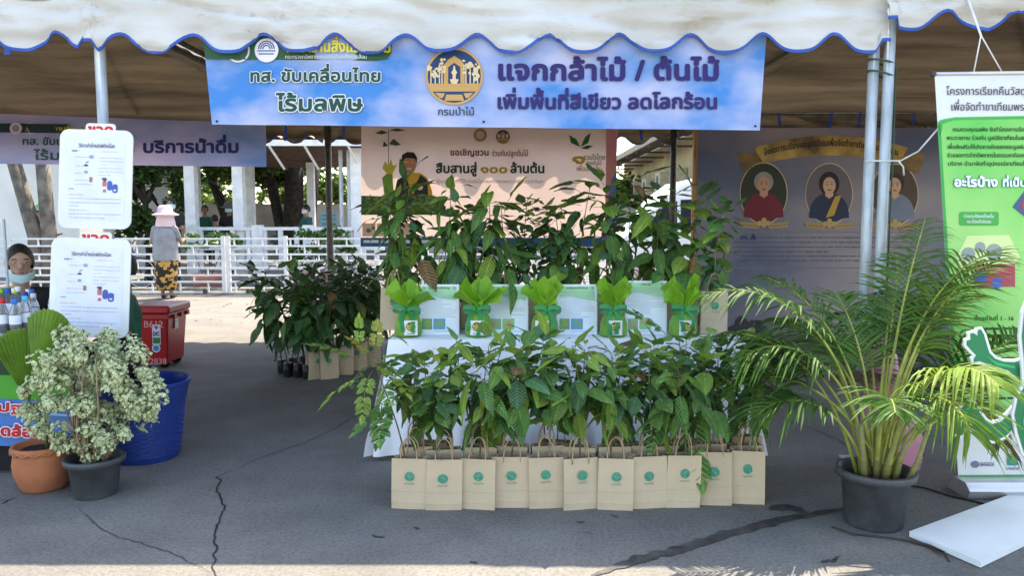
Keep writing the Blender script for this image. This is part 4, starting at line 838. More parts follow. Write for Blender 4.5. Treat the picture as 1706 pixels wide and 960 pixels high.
mb.grid(lambda u, v: (p.x - .045 + .09*u, p.y + (v-.5)*.05*math.sin(math.pi*min(1, u + .12)), .008 + .03*abs(v-.5)*2*(1-u) + .012*math.sin(6*u)), 8, 4)
tag(mb.build('fallen_leaf', M('yellow_dry_leaf', (.55, .36, .05), .7, .2, 30), None, True), 'curled yellow dry leaf lying by the rollup base', 'leaf')
w = [G(1385, 880), G(1420, 893), G(1470, 897), G(1510, 903), G(1545, 913), G(1572, 922), G(1582, 938)]
tag(MB().tube([Vector((a.x, a.y, .006 + .004 * math.sin(i*2))) for i, a in enumerate(w)], [.003, .005, .006, .007, .008, .006, .003], 6).tube([(a.x, a.y, .01) for a in (G(1545,913), G(1562,925), G(1578,930))], [.005, .005, .002], 6).build('dry_frond', M('dead_palm_stalk', (.06, .04, .03), .8), None, True), 'dark dead palm stalk lying before the palm pot', 'stalk')
w = [G(1480,806), G(1540,815), G(1580,828), G(1640,842)]
tag(MB().tube([Vector((a.x, a.y, .006)) for a in w], .005, 6).build('cable', dark, None, True), 'black cable on the ground running to the rollup', 'cable')
# ------------------------------------------------------------------ potted variegated shrub
terra = M('terracotta', (.48, .165, .07), .8, .15, 7, .2, 30, col2=(.36, .12, .06))
sb = G(138, 838); scn = Vector((sb.x, sb.y + .13, 0))
sh = thing('potted_shrub', 'bushy cream and green variegated shrub in a black pot', 'shrub', scn); pot(sh, scn, .140, .105, .21, potblack, .012)
bst = M('pale_twig', (.32, .24, .15), .8, .15, 40); q = random.Random(31); tips = []
for k in range(17):
    a = q.uniform(0, 6.28); o = scn + Vector((.05*math.cos(a), .05*math.sin(a), .16)); h = q.uniform(.25, .62); e = scn + Vector((q.uniform(.08, .25)*math.cos(a), q.uniform(.08, .2)*math.sin(a), .17 + h)); m_ = o.lerp(e, .5) + Vector((q.uniform(-.05, .05), q.uniform(-.05, .05), .02))
    MB().tube([o, o.lerp(m_, .6) + Vector((q.uniform(-.02,.02), 0, 0)), m_, e], [.008, .007, .005, .003], 6).build('branch', bst, sh, True); tips += [m_, e]
vg = [M('variegated_cream', (.60, .64, .36), .5, .12, 20, trans=.2), M('variegated_green', (.09, .21, .06), .45, .2, 30, trans=.2)]
clumps = []
for k in range(98):
    while True:
        u = Vector((q.uniform(-1, 1), q.uniform(-1, 1), q.uniform(-1, 1)))
        if u.length < 1: break
    if k % 5 == 0: u = u.normalized() * 1.08
    zc = u.z; wx = .36 * (1 - .22 * zc if zc > 0 else 1 - .35 * zc * zc); clumps.append(scn + Vector((u.x * wx - .015, u.y * .24, .565 + .30 * zc)))
mbs = MB(); nl = 0
for c in clumps:
    rr = q.choice([q.uniform(.035, .05), q.uniform(.05, .082)])
    for k in range(62):
        d = Vector((q.gauss(0, 1), q.gauss(0, 1), q.gauss(0, 1))).normalized(); p = c + d * rr * q.uniform(.5, 1); nr = (d + Vector((0, -.35, .7)) + Vector((q.uniform(-.6,.6), q.uniform(-.6,.6), q.uniform(-.6,.6)))).normalized(); u = nr.cross(Vector((q.uniform(-1,1), q.uniform(-1,1), .2))).normalized(); v = nr.cross(u); s = q.uniform(.008, .0145)
        ring = [(math.cos(2*math.pi*j/7) * s * 1.2, math.sin(2*math.pi*j/7) * s * q.uniform(.8, 1.05)) for j in range(7)]
        mbs.add([p + u*a + v*b + nr * (.004 if j % 2 else -.001) for j, (a, b) in enumerate(ring)], [tuple(range(7))], 0)
        f = q.uniform(.55, .88); mbs.add([p + u*(a*f + s*.1) + v*b*f + nr * .0035 for a, b in ring], [tuple(range(7))], 1)
stuff(mbs.build('foliage', vg, sh))
# ------------------------------------------------------------------ terracotta pot with fan palm
tp = G(52, 826); tcn = Vector((tp.x, tp.y + .12, 0))
ft = thing('potted_fan_palm', 'young fan palm with two pleated leaves in a terracotta pot', 'palm', tcn)
MB().lathe([(0, 0), (.105, 0), (.118, .02), (.146, .10), (.150, .15), (.143, .195), (.138, .215), (.152, .225), (.155, .24), (.148, .25), (.134, .25), (.128, .2), (0, .2)], tcn, 40, cap=False).build('pot', terra, ft, True)
mb = MB(); pts = [(tcn.x + .15*math.cos(2*math.pi*k/64), tcn.y + .15*math.sin(2*math.pi*k/64), .222 + .007*math.sin(16*math.pi*k/32)) for k in range(65)]; mb.tube(pts, .006, 6); mb.build('crimped_rim', terra, ft, True)
MB().grid(lambda u, v: (tcn.x + .129*u*math.cos(6.2832*v), tcn.y + .129*u*math.sin(6.2832*v), .215 + .01*noise.noise((u*9, v*9, 3))), 6, 20).build('soil', soil, ft, True)
fl = M('fan_leaf', (.19, .33, .045), .4, .12, 9, trans=.35)
def fan(base, top, half, Rr, tw, nm):
    base = Vector(base); top = Vector(top); d = (top - base).normalized(); side = d.cross(Vector((0, 1, 0))).normalized(); side = (side + Vector((0, tw, 0))).normalized(); nr = side.cross(d); n = 22; vs = [base]; 
    for k in range(n + 1):
        a = -half + 2*half*k/n; r_ = Rr * (1 - .10*(abs(a)/half)**2) * (1 - (.03 if k % 2 else 0)); 
        for t in (.35, .7, 1): vs.append(base + (d*math.cos(a) + side*math.sin(a)) * r_ * t + nr * ((.010 if k % 2 else -.010) * t + .05 * t * t))
    fs = [(0, 1 + 3*k, 1 + 3*(k+1)) for k in range(n)] + [(1+3*k+j, 2+3*k+j, 2+3*(k+1)+j, 1+3*(k+1)+j) for k in range(n) for j in (0, 1)]
    MB().add(vs, fs).build('fan_leaf', fl, ft)
b0_ = tcn + Vector((.02, 0, .2))
l1 = P(62, 640, tcn.y - .03); l2 = P(50, 672, tcn.y + .02)
for l in (l1, l2): MB().tube([b0_ + Vector((.01, 0, 0)), b0_.lerp(l, .5) + Vector((.02, 0, 0)), l], .006, 6).build('leaf_stalk', stalk, ft, True)
fan(l1, P(74, 505, tcn.y - .03), R(23), (P(74, 514, tcn.y) - l1).length, .25, 1); fan(l2, P(20, 545, tcn.y + .03), R(20), (P(22, 548, tcn.y) - l2).length, -.3, 2)
# ------------------------------------------------------------------ blue tub with bin bag
bt = G(216, 780); bcn = Vector((bt.x, bt.y + .22, 0)); blue = M('blue_plastic', (.012, .042, .23), .38, .1, 5, spec=.5); bl_in = M('black_bin_bag', (.012, .012, .014), .3, .2, 10, 1, 14)
r = thing('blue_tub', 'blue woven plastic tub with a black bag stuffed inside', 'tub', bcn)
prof = [(0, 0), (.185, 0), (.19, .01)]; 
for k in range(22):
    z = .04 + k*.013; prof += [(.192 + .075*z/.52 + .004, z), (.192 + .075*z/.52, z + .006)]
prof += [(.250, .36), (.262, .42), (.272, .425), (.275, .44), (.268, .446), (.255, .44), (.24, .36), (.19, .05), (0, .05)]
mb = MB(); n = 60; vs = []
for j, (rr, z) in enumerate(prof):
    for k in range(n):
        a = 2*math.pi*k/n; g_ = rr + (.0035 if (.03 < z < .33 and (k // 2 + j // 2) % 2) else 0); vs.append((bcn.x + g_*math.cos(a), bcn.y + g_*math.sin(a), z * 1.10))
mb.add(vs, [(i*n+k, i*n+(k+1)%n, (i+1)*n+(k+1)%n, (i+1)*n+k) for i in range(len(prof)-1) for k in range(n)]); mb.build('tub', blue, r)
bb = thing('bin_bag', 'crumpled black plastic bag inside the blue tub', 'bag', bcn + Vector((0, 0, .3)))
mb = MB(); mb.grid(lambda u, v: Vector((bcn.x - .06, bcn.y, .30)) + Vector((math.cos(6.2832*u)*math.sin(math.pi*v), math.sin(6.2832*u)*math.sin(math.pi*v), -math.cos(math.pi*v) * 1.1)) * (.19 + .07 * noise.noise((3*math.cos(6.2832*u), 3*math.sin(6.2832*u), 4*v))), 30, 18); mb.build('bag', bl_in, bb)
# ------------------------------------------------------------------ red bin with lid
YQ = G(270, 616).y; red = M('red_plastic', (.42, .010, .016), .3, .08, 3, spec=.5, col2=(.33, .008, .013)); S = yplane(YQ)
a = P(222, 600, YQ); b = P(277, 600, YQ); zt = P(260, 520, YQ).z
r = thing('red_bin', 'red plastic wheeled bin with lid and painted numbers', 'bin', ((a.x+b.x)/2, YQ + .25, 0)); dd = .46
def tap(x0, x1, y0, y1, z0, z1, t): return [(x0+t, y0+t, z0), (x1-t, y0+t, z0), (x1-t, y1-t, z0), (x0+t, y1-t, z0), (x0, y0, z1), (x1, y0, z1), (x1, y1, z1), (x0, y1, z1)]
BF = [(0,3,2,1),(4,5,6,7),(0,1,5,4),(1,2,6,5),(2,3,7,6),(3,0,4,7)]
bevel(MB().add(tap(a.x, b.x + .03, YQ, YQ + dd, .05, zt - .02, .035), BF).build('body', red, r), .018); bevel(MB().box((a.x - .02, YQ - .03, zt - .02), (b.x + .06, YQ + dd + .03, zt + .06)).build('lid', red, r), .02); bevel(MB().box((a.x - .005, YQ - .018, zt - .075), (b.x + .045, YQ + dd + .015, zt - .022)).build('rim', red, r), .008)
for y in (YQ + .06, YQ + .22, YQ + .36): MB().box((b.x + .05, y, zt - .07), (b.x + .075, y + .05, zt - .03)).build('lug', red, r)
for y in (YQ + .1, YQ + .36): MB().lathe([(0, -.02), (.05, -.02), (.05, .02), (0, .02)], (0, 0, 0), 16).build('wheel', blackbag, r, True).matrix_basis = Matrix.Translation((b.x - .06, y, .05)) @ Matrix.Rotation(R(90), 4, 'X')
pw = (225, 150, 150); S2 = lambda px, py, d=0: S(px, py, .002 + d) + Vector((0, .035 * max(0, (zt - P(px, py, YQ).z)) / zt, 0))
lettering(r, S2, 'B612', 239, 272, 546, 10, pw, .012, .004); lettering(r, S2, 'ได', 230, 248, 592, 12, pw, .012, .004); lettering(r, S2, '2622838', 226, 276, 608, 9, pw, .012, .004)
shape(r, S2, rect(253, 541, 267, 575), (214, 205, 214), .004, 'sticker'); shape(r, S2, rect(254, 563, 266, 573), (20, 120, 70), .006, 'sticker_panel'); lettering(r, S2, 'DC', 254.5, 265.5, 560, 6, (40, 50, 120), .04, .006); shape(r, S2, [(256,544),(264,544),(260,550)], (80, 80, 160), .006, 'sticker_mark')
shape(r, S2, circ(259, 581, 7, n=20), (214, 220, 226), .004, 'round_sticker'); shape(r, S2, circ(259, 581, 5, n=20), (40, 130, 180), .006, 'sticker_panel')
MB().add([(b.x + .034, YQ + .15, .38), (b.x + .034, YQ + .23, .38), (b.x + .035, YQ + .23, .52), (b.x + .035, YQ + .15, .52)], [(0, 1, 2, 3)]).build('side_sticker', card, r)
# ------------------------------------------------------------------ two white sign boards on the drinks tent pole
xp = xl + .05
for i, (x0, y0, x1, y1, tl) in enumerate([(98, 216, 220, 381, 1.5), (83, 397, 216, 562, 2)]):
    yy = YF - .06; S0 = yplane(yy); cx, cy = (x0+x1)/2, (y0+y1)/2; ca, sa = math.cos(R(tl)), math.sin(R(tl))
    S = lambda px, py, d=0, cx=cx, cy=cy, ca=ca, sa=sa, S0=S0: S0(cx + (px-cx)*ca - (py-cy)*sa, cy + (px-cx)*sa + (py-cy)*ca, d)
    r = thing('sign_board', ['upper of two round cornered white instruction boards on the tent pole', 'lower of two round cornered white instruction boards on the tent pole'][i], 'sign', S(cx, y1))
    o = rrect(x0, y0, x1, y1, 15, 6); f = [S(x, y) for x, y in o]; MB().prism(f, [p + Vector((0, .008, 0)) for p in f]).build('board', wb, r)
    bw = (x1 - x0)
    # red word on its own white cut-out, half hidden behind the board
    hx = x0 + bw * .36; hd = rrect(hx - 3, y0 - 11, hx + bw*.36 + 3, y0 + 16, 6); f = [S(x, y, -.010) for x, y in hd]; h_ = MB().prism(f, [p + Vector((0, .006, 0)) for p in f]).build('word_cutout', wb, r)
    lettering(h_, S, 'ขวด', hx, hx + bw*.36, y0 + 8, 15, (214, 50, 44), .05, -.0095)
    MB().box((xp - .06, yy + .017, S(cx, y0 + 40).z), (xp + .06, yy + .03, S(cx, y0 + 20).z)).build('bracket', galv, r)
    shape(r, S, rect(x0 + 10, y0 + 14, x1 - 12, y1 - 14), (226, 230, 246), .001, 'paper')
    u = lambda f_: x0 + bw*f_; v = lambda f_: y0 + (y1-y0)*f_
    lettering(r, S, 'วิธีการทำน้ำหมักพิทักษ์โลก', u(.26), u(.76), v(.18), 5.5, (112, 112, 128), .004, .003)
    textlines(r, S, u(.17), u(.27), [v(.21)], 3, (130, 136, 160), .003, 1); textlines(r, S, u(.58), u(.80), [v(.215)], 1.7, (224, 190, 180), .003, 2)
    for k, (fy_, l0, l1) in enumerate(((.275, .23, .42), (.365, .23, .34), (.44, .22, .32), (.51, .22, .4), (.55, .22, .45))): textlines(r, S, u(l0), u(l1), [v(fy_)], 1.7, (186, 188, 206), .003, 10 + k)
    textlines(r, S, u(.55), u(.87), [v(.28), v(.315), v(.35)], 1.5, (188, 190, 208), .003, 20, .3); textlines(r, S, u(.54), u(.87), [v(.385), v(.42), v(.455)], 1.5, (188, 190, 208), .003, 21, .5)
    textlines(r, S, u(.15), u(.86), [v(.695), v(.735), v(.77)], 1.7, (180, 182, 202), .003, 22, .2); textlines(r, S, u(.15), u(.86), [v(.85), v(.888)], 1.7, (180, 182, 202), .003, 23, .7); textlines(r, S, u(.14), u(.4), [v(.81), v(.655)], 2.2, (222, 190, 186), .003, 24, .8); textlines(r, S, u(.14), u(.21), [v(.595)], 3, (180, 182, 202), .003, 25)
    shape(r, S, [circ(u(.44), v(.275), 4, 3, 14), circ(u(.37), v(.43), 3.4, 2.6, 14)], (150, 165, 200), .003, 'icon'); shape(r, S, [circ(u(.37), v(.362), 3.5, 1.8, 12), [(u(.36), v(.335)), (u(.41), v(.315)), (u(.4), v(.325)), (u(.37), v(.342))]], (90, 60, 70), .003, 'icon'); shape(r, S, rect(u(.42), v(.48), u(.46), v(.53)), (176, 120, 96), .003, 'icon')
    shape(r, S, [rect(u(.60), v(.515), u(.655), v(.57)), rect(u(.61), v(.6), u(.65), v(.63))], (206, 110, 116), .003, 'drawn_figure'); shape(r, S, [circ(u(.625), v(.495), 4.5, 2, 12), circ(u(.63), v(.505), 2.4, 2.6, 10)], (90, 76, 76), .004, 'drawn_figure')
    shape(r, S, [rrect(u(.665), v(.52), u(.735), v(.61), 4), rrect(u(.735), v(.545), u(.81), v(.635), 4), circ(u(.70), v(.53), 3.6, 3, 12)], (70, 96, 178), .003, 'drawn_barrel'); shape(r, S, rect(u(.755), v(.60), u(.79), v(.615)), (226, 230, 246), .004, 'drawn_barrel')
# ------------------------------------------------------------------ drinks table and bottles
YD = 4.38; ztab = P(60, 562, YD).z; xe = P(78, 600, YD).x
dt = thing('drinks_table', 'drinks table with a landscape printed skirt beside the fan palm', 'table', (xe - .6, YD + .35, 0))
bevel(MB().box((xe - 1.6, YD, ztab - .03), (xe + .08, YD + .75, ztab)).build('tabletop', M('grey_laminate', (.35, .36, .38), .5), dt), .005)
for x in (xe - 1.5, xe + .0):
    for y in (YD + .1, YD + .65): MB().tube([(x, y, 0), (x, y, ztab - .03)], .015, 8).build('leg', dkpole, dt, True)
S = yplane(YD - .006, .005, 9)
sheet(dt, S, ((-120,560),(120,562),(120,748),(-120,738)), flat((70, 120, 190)), 40, 16, 'printed_skirt')
shape(dt, S, [(-120,560),(120,562),(120,600),(-120,596)], (120, 128, 190), .009, 'printed_sky'); shape(dt, S, [circ(20, 580, 26, 8, 16), circ(70, 572, 20, 6, 16)], (206, 190, 214), .010, 'printed_cloud')
shape(dt, S, [(-120,590),(-40,584),(0,586),(12,590),(20,600),(30,604),(120,606),(120,634),(-120,630)], (28, 60, 30), .011, 'printed_trees'); shape(dt, S, [(-120,626),(120,624),(120,668),(-120,660)], (66, 152, 46), .012, 'printed_lawn')
shape(dt, S, [(-120,678),(0,682),(120,690),(120,694),(0,686),(-120,684)], (150, 190, 220), .010, 'printed_ripple'); shape(dt, S, [(-120,710),(30,716),(120,722),(120,726),(30,721),(-120,716)], (30, 70, 150), .010, 'printed_ripple')
lettering(dt, S, 'จังหวัดนครปฐม', -160, 62, 676, 12, (204, 36, 48), .06, .014, outline=((244, 240, 244), .07), slope=.05); lettering(dt, S, 'รักษ์สิ่งแวดล้อม', -110, 74, 716, 14, (204, 36, 48), .06, .014, outline=((244, 240, 244), .07), slope=.07)
MB().box((xe - 1.55, YD + .02, .02), (xe + .06, YD + .03, ztab - .04)).build('black_skirt', M('black_fabric', (.012, .012, .014), .9), dt)
pet = M('clear_bottle_plastic', (.86, .90, .92), .12, .01); pb_ = pet.node_tree.nodes['Principled BSDF']; pb_.inputs['Transmission Weight'].default_value = .85; pb_.inputs['IOR'].default_value = 1.15
liq = M('dark_liquid', (.012, .008, .007), .2); lab = M('bottle_label', (.74, .78, .86), .5, .04)
caps = {'white': (226, 228, 232), 'blue': (24, 110, 200), 'green': (150, 200, 40), 'red': (200, 30, 34), 'navy': (30, 50, 140), 'cyan': (60, 180, 220)}
bts = [(4,558,'red',1,1.0),(31,559,'blue',1,1.0),(46,556,'cyan',1,1.02),(10,548,'red',1,.98),(36,548,'blue',0,.95),(3,528,'green',0,1),(20,527,'blue',0,1.02),(42,528,'green',0,1),(32,520,'white',0,1.05),(46,518,'blue',0,1.05),(62,521,'white',0,1.08),(72,522,'white',0,1),(78,528,'blue',0,1),(12,518,'white',0,1),(60,534,'navy',0,1),(88,525,'white',0,1)]
bts = [(7,556,'red',1,1.0),(27,557,'blue',1,1.0),(45,554,'cyan',1,1.05),(45,544,'navy',0,1.05),(4,536,'green',0,1.05),(20,534,'blue',0,1.05),(41,533,'green',0,1.02),(32,529,'white',0,1.05),(47,528,'blue',0,1.05),(62,529,'white',0,1.1),(70,526,'white',0,1.05),(79,530,'blue',0,1.02),(10,528,'white',0,1),(58,540,'white',0,.95),(88,527,'white',0,1.02),(96,534,'green',0,1)]
seen = {}
for i, (px, py, cp, drk, s) in enumerate(bts):
    p = G(px, py, ztab); 
    if p.y > YD + .68: p.y = YD + .68
    if p.y < YD + .04: p.y = YD + .04
    row = 'front' if drk else ('middle' if py > 531 else 'back'); n_ = seen.get((cp, row), 0); seen[(cp, row)] = n_ + 1
    h = .20 * s
    lb = f'{"dark drink bottle" if drk else "clear bottle"} with {cp} cap and white label in the {row} drinks row'
    r = thing('bottle', lb, 'bottle', p, 'bottles on the drinks table')
    MB().lathe([(0, 0), (.028, 0), (.031, .008), (.031, .12*s), (.029, .135*s), (.018, .165*s), (.013, .175*s), (.013, .185*s)], p, 18, cap=False).build('body', pet, r, True)
    MB().lathe([(.0145, .178*s), (.0165, .182*s), (.0165, .206*s), (.014, .208*s), (0, .208*s)], p, 16, cap=False).build('cap', flat(caps[cp], .4), r, True)
    MB().lathe([(.0316, .06*s), (.0318, .062*s), (.0318, .112*s), (.0316, .114*s)], p, 18, cap=False).build('label', lab, r, True)
    if drk: MB().lathe([(0, .004), (.029, .006), (.0292, .09*s), (0, .09*s)], p, 16, cap=False).build('drink', liq, r, True)
# narrow white panel at the edge of the drinks table
x0 = P(-14, 420, YD + .3).x; x1 = P(10, 420, YD + .3).x
pn = thing('partition_screen', 'pale grey upright panel standing at the back of the drinks table', 'screen', (x0, YD + .72, ztab)); bevel(MB().box((x0 - .2, YD + .72, ztab), (P(10, 420, YD + .72).x, YD + .735, P(5, 365, YD + .72).z)).build('panel', M('pale_grey_board', (.45, .48, .52), .5, .05), pn), .003)
# ------------------------------------------------------------------ people
skinm = M('skin', (.42, .24, .16), .55, .06, 9); skind = M('tanned_skin', (.30, .165, .105), .55, .06, 9); hairm = M('black_hair', (.016, .012, .011), .5, .3, 60, 1, 70, stretch=(3, 3, .3))
def capsule(mb, a, b, ra, rb, n=12):
    a = Vector(a); b = Vector(b); d = b - a; L = max(d.length, 1e-4); d = d / L; pts = []; rs = []
    for k in range(5): t = R(-88 + 22 * k); pts.append(a + d * (ra * math.sin(t))); rs.append(ra * math.cos(t))
    for k in range(5): t = R(0 + 22 * k); pts.append(b + d * (rb * math.sin(t))); rs.append(rb * math.cos(t))
    mb.tube(pts, rs, n)
def figure(segs, mats, root, vox=.02, name='body', it=3):
    mb = MB()
    for (a, b, ra, rb, mi) in segs: capsule(mb, a, b, ra, rb)
    me = mb.mesh('tmp', mats); o = bpy.data.objects.new('tmp', me); COL.objects.link(o)
    m = o.modifiers.new('r', 'REMESH'); m.mode = 'VOXEL'; m.voxel_size = vox
    m = o.modifiers.new('s', 'SMOOTH'); m.factor = .5; m.iterations = it
    bpy.context.view_layer.update(); ev = o.evaluated_get(bpy.context.evaluated_depsgraph_get())
    nm = bpy.data.meshes.new_from_object(ev); bpy.data.objects.remove(o)
    nm.materials.clear()
    for x in mats: nm.materials.append(x)
    n = len(nm.polygons); c = np.empty(n * 3); nm.polygons.foreach_get('center', c); c = c.reshape(-1, 3); best = np.full(n, 1e9); idx = np.zeros(n, int)
    for (a, b, ra, rb, mi) in segs:
        a = np.array(a); b = np.array(b); d = b - a; L2 = max(1e-8, d @ d); t = np.clip((c - a) @ d / L2, 0, 1); dist = np.linalg.norm(c - (a + t[:, None] * d), axis=1) - (ra + (rb - ra) * t)
        w = dist < best; best[w] = dist[w]; idx[w] = mi
    nm.polygons.foreach_set('material_index', idx.astype(int)); nm.polygons.foreach_set('use_smooth', [True] * n); nm.update()
    return link(name, nm, root)
def head_parts(root, c, s, face, hair, mask=None, chin=False, style='short', skin=None):
    """eyes, hair and mask for a head centred on c; face = facing angle (0 looks to +X)"""
    c = Vector(c); f = Vector((math.cos(face), math.sin(face), 0)); l = Vector((-f.y, f.x, 0)); up = Vector((0, 0, 1))
    def q(a, b, z): return c + f * (a * s) + l * (b * s) + up * (z * s)
    mb = MB(); n, h = 22, 12; vs = []
    for j in range(h + 1):
        t = math.pi * .66 * j / h if style == 'short' else math.pi * .80 * j / h
        for k in range(n):
            a = 2*math.pi*k/n; fr = math.cos(a); lim = 1.0
            tt = min(t, R(58) + (R(60) if style == 'short' else R(90)) * (1 - max(0, fr)) ** .8) if fr > -.2 else t
            rx = .104; vs.append(q(rx*math.sin(tt)*math.cos(a) * 1.05 - .006, .090*math.sin(tt)*math.sin(a), .125*math.cos(tt) + .012))
    mb.add(vs, [(j*n+k, j*n+(k+1)%n, (j+1)*n+(k+1)%n, (j+1)*n+k) for j in range(h) for k in range(n)]); mb.build('hair', hair, root, True)
    wm = M('eye_white', (.7, .68, .65), .3); im = M('dark_iris', (.02, .012, .01), .2); lip = M('lips', (.36, .14, .12), .5)
    for sg in (-1, 1):
        e = MB().sphere((0, 0, 0), (.004*s, .012*s, .0038*s), 10).build('eye', wm, root, True); e.matrix_basis = Matrix.Translation(q(.088, .034*sg, .008)) @ Matrix.Rotation(face, 4, 'Z')
        e2 = MB().sphere((0, 0, 0), (.004*s, .0058*s, .0042*s), 8).build('iris', im, root, True); e2.matrix_basis = Matrix.Translation(q(.0925, .034*sg, .008)) @ Matrix.Rotation(face, 4, 'Z')
        MB().tube([q(.090, (.018)*sg, .026), q(.091, .034*sg, .031), q(.082, .052*sg, .026)], .0035*s, 5).build('eyebrow', hair, root, True)
        er = MB().sphere((0, 0, 0), (.016*s, .008*s, .028*s), 10).build('ear', skin or skinm, root, True); er.matrix_basis = Matrix.Translation(q(-.005, .084*sg, -.005)) @ Matrix.Rotation(face, 4, 'Z')
    m_ = MB().sphere((0, 0, 0), (.006*s, .022*s, .008*s), 10).build('mouth', lip, root, True); m_.matrix_basis = Matrix.Translation(q(.088, 0, -.062)) @ Matrix.Rotation(face, 4, 'Z')
    if mask is not None:
        z0 = -.112 if chin else -.045; mb = MB(); hh = .030 if chin else .05
        def f_(u, v):
            a = R(-85 + 170*u); z = z0 + (v - .5) * 2 * hh * (1 - .25*abs(2*u-1)) + (.045*abs(2*u-1)**1.3 if chin else 0); rr = (.098 if not chin else .094) + .012*math.cos(a)*math.cos((v-.5)*2)
            return q(rr*math.cos(a), .088*math.sin(a), z)
        mb.grid(f_, 14, 5); mb.build('face_mask', mask, root, True)
def head_segs(c, s, face, mi=0):
    c = Vector(c); f = Vector((math.cos(face), math.sin(face), 0)); up = Vector((0, 0, 1))
    return [(tuple(c + up*.035*s - f*.012*s), tuple(c + up*.03*s + f*.012*s), .088*s, .085*s, mi), (tuple(c - up*.045*s + f*.022*s), tuple(c - up*.078*s + f*.040*s), .062*s, .042*s, mi), (tuple(c + up*.004*s + f*.088*s), tuple(c - up*.028*s + f*.102*s),   .010*s, .018*s, mi), (tuple(c - up*.05*s - f*.012*s), tuple(c - up*.17*s - f*.02*s), .052*s, .055*s, mi)]
def standing(name, label, x, y, z0, h, face, shirt, trouser, skin=skind, arms=((.25, .1), (.25, .1)), hat=None, mask=None, sit=False, vox=.03, hair=hairm):
    r = thing(name, label, 'person', (x, y, z0)); k = h / 1.68; f = Vector((math.cos(face), math.sin(face), 0)); l = Vector((-f.y, f.x, 0)); o = Vector((x, y, z0)); up = Vector((0, 0, 1))
    def q(a, b, z): return tuple(o + f*(a*k) + l*(b*k) + up*(z*k))
    dz = -.42 if sit else 0
    hc = Vector(q(.02, 0, 1.56 + dz)); segs = head_segs(hc, k, face, 0)
    segs += [(q(0, .12, 1.30+dz), q(0, -.12, 1.30+dz), .085*k, .085*k, 1), (q(0, .07, 1.22+dz), q(0, .06, .98+dz), .115*k, .10*k, 1), (q(0, -.07, 1.22+dz), q(0, -.06, .98+dz), .115*k, .10*k, 1), (q(0, .06, .95+dz), q(0, -.06, .95+dz), .115*k, .115*k, 2)]
    for sg, (fw, outw) in zip((1, -1), arms):
        sh_ = (0, .19*sg, 1.33+dz); el = (fw*.5 - .03, (.23+outw*.3)*sg, 1.06+dz); ha = (fw + .10, (.20+outw*.2)*sg, 1.02 + fw*.35+dz)
        segs += [(q(*sh_), q(*(Vector(sh_).lerp(Vector(el), .62))), .062*k, .055*k, 1), (q(*(Vector(sh_).lerp(Vector(el), .6))), q(*el), .044*k, .038*k, 0), (q(*el), q(*ha), .038*k, .026*k, 0)]
        hv = Vector(ha); 
        for j in range(4): segs.append((q(*hv), q(hv.x + .075 + .01*(j in (1, 2)), hv.y + (j-1.5)*.018, hv.z - .03), .016*k, .010*k, 0))
        segs.append((q(*hv), q(hv.x + .04, hv.y - .045*sg, hv.z), .014*k, .010*k, 0))
    for sg in (1, -1):
        if sit: kn = (.40, .09*sg, .50); segs += [(q(.02, .09*sg, .92+dz), q(*kn), .085*k, .065*k, 2), (q(*kn), q(.38, .09*sg, .08), .055*k, .042*k, 2), (q(.36, .09*sg, .035), q(.54, .09*sg, .03), .036*k, .030*k, 3)]
        else: segs += [(q(0, .085*sg, .88), q(.015, .085*sg, .48), .088*k, .060*k, 2), (q(.015, .085*sg, .48), q(-.01, .085*sg, .09), .056*k, .038*k, 2), (q(-.02, .085*sg, .035), q(.16, .09*sg, .03), .036*k, .030*k, 3)]
    figure(segs, [skin, shirt, trouser, M('dark_shoe', (.02, .02, .02), .5)], r, vox)
    head_parts(r, hc, k, face, hair, mask, skin=skin)
    if hat is not None:
        MB().lathe([(.21*k, .02*k), (.205*k, .032*k), (.115*k, .065*k), (.108*k, .13*k), (.08*k, .155*k), (0, .162*k)], hc, 20, cap=False).build('hat', hat, r, True)
    return r
maskm = M('pale_blue_mask', (.45, .66, .68), .7, .04); maskw = M('white_mask', (.78, .8, .82), .7)
grn = M('dark_green_polo', (.012, .095, .062), .8, .1, 12); blk = M('black_cloth', (.015, .015, .018), .85); navy = M('navy_cloth', (.02, .03, .06), .85)
# girl behind the drinks table
YG = 5.75; hc = P(33, 438, YG); face = math.atan2(-hc.y, .35 - hc.x) + .0
girl = thing('person', 'seated person in black with mask pulled under chin behind the bottles', 'person', (hc.x, YG + .1, 0)); f = Vector((math.cos(face), math.sin(face), 0)); l = Vector((-f.y, f.x, 0)); up = Vector((0, 0, 1)); o = Vector((hc.x, hc.y, 0)) - f * .02; zs = hc.z
def q3(a, b, z): return tuple(o + f*a + l*b + up*z)
segs = head_segs(hc, 1.06, face, 0) + [(q3(-.03, .13, zs-.27), q3(-.03, -.13, zs-.27), .085, .085, 1), (q3(-.03, .06, zs-.36), q3(-.05, .05, .52), .12, .12, 1), (q3(-.03, -.06, zs-.36), q3(-.05, -.05, .52), .12, .12, 1)]
for sg in (1, -1):
    segs += [(q3(-.03, .2*sg, zs-.25), q3(.02, .25*sg, zs-.5), .062, .05, 1), (q3(.02, .25*sg, zs-.5), q3(.22, .12*sg, zs-.52), .047, .036, 1), (q3(.22, .12*sg, zs-.52), q3(.27, .09*sg, zs-.52), .034, .03, 0)]
    for j in range(4): segs.append((q3(.27, .09*sg + (j-1.5)*.018, zs-.52), q3(.35, .07*sg + (j-1.5)*.017, zs-.55), .011, .009, 0))
    segs.append((q3(.25, .07*sg, zs-.51), q3(.30, .03*sg, zs-.52), .012, .010, 0))
    segs += [(q3(-.03, .09*sg, .50), q3(.36, .10*sg, .50), .085, .065, 1), (q3(.36, .10*sg, .50), q3(.34, .10*sg, .08), .055, .042, 1), (q3(.32, .10*sg, .035), q3(.5, .10*sg, .03), .036, .03, 1)]
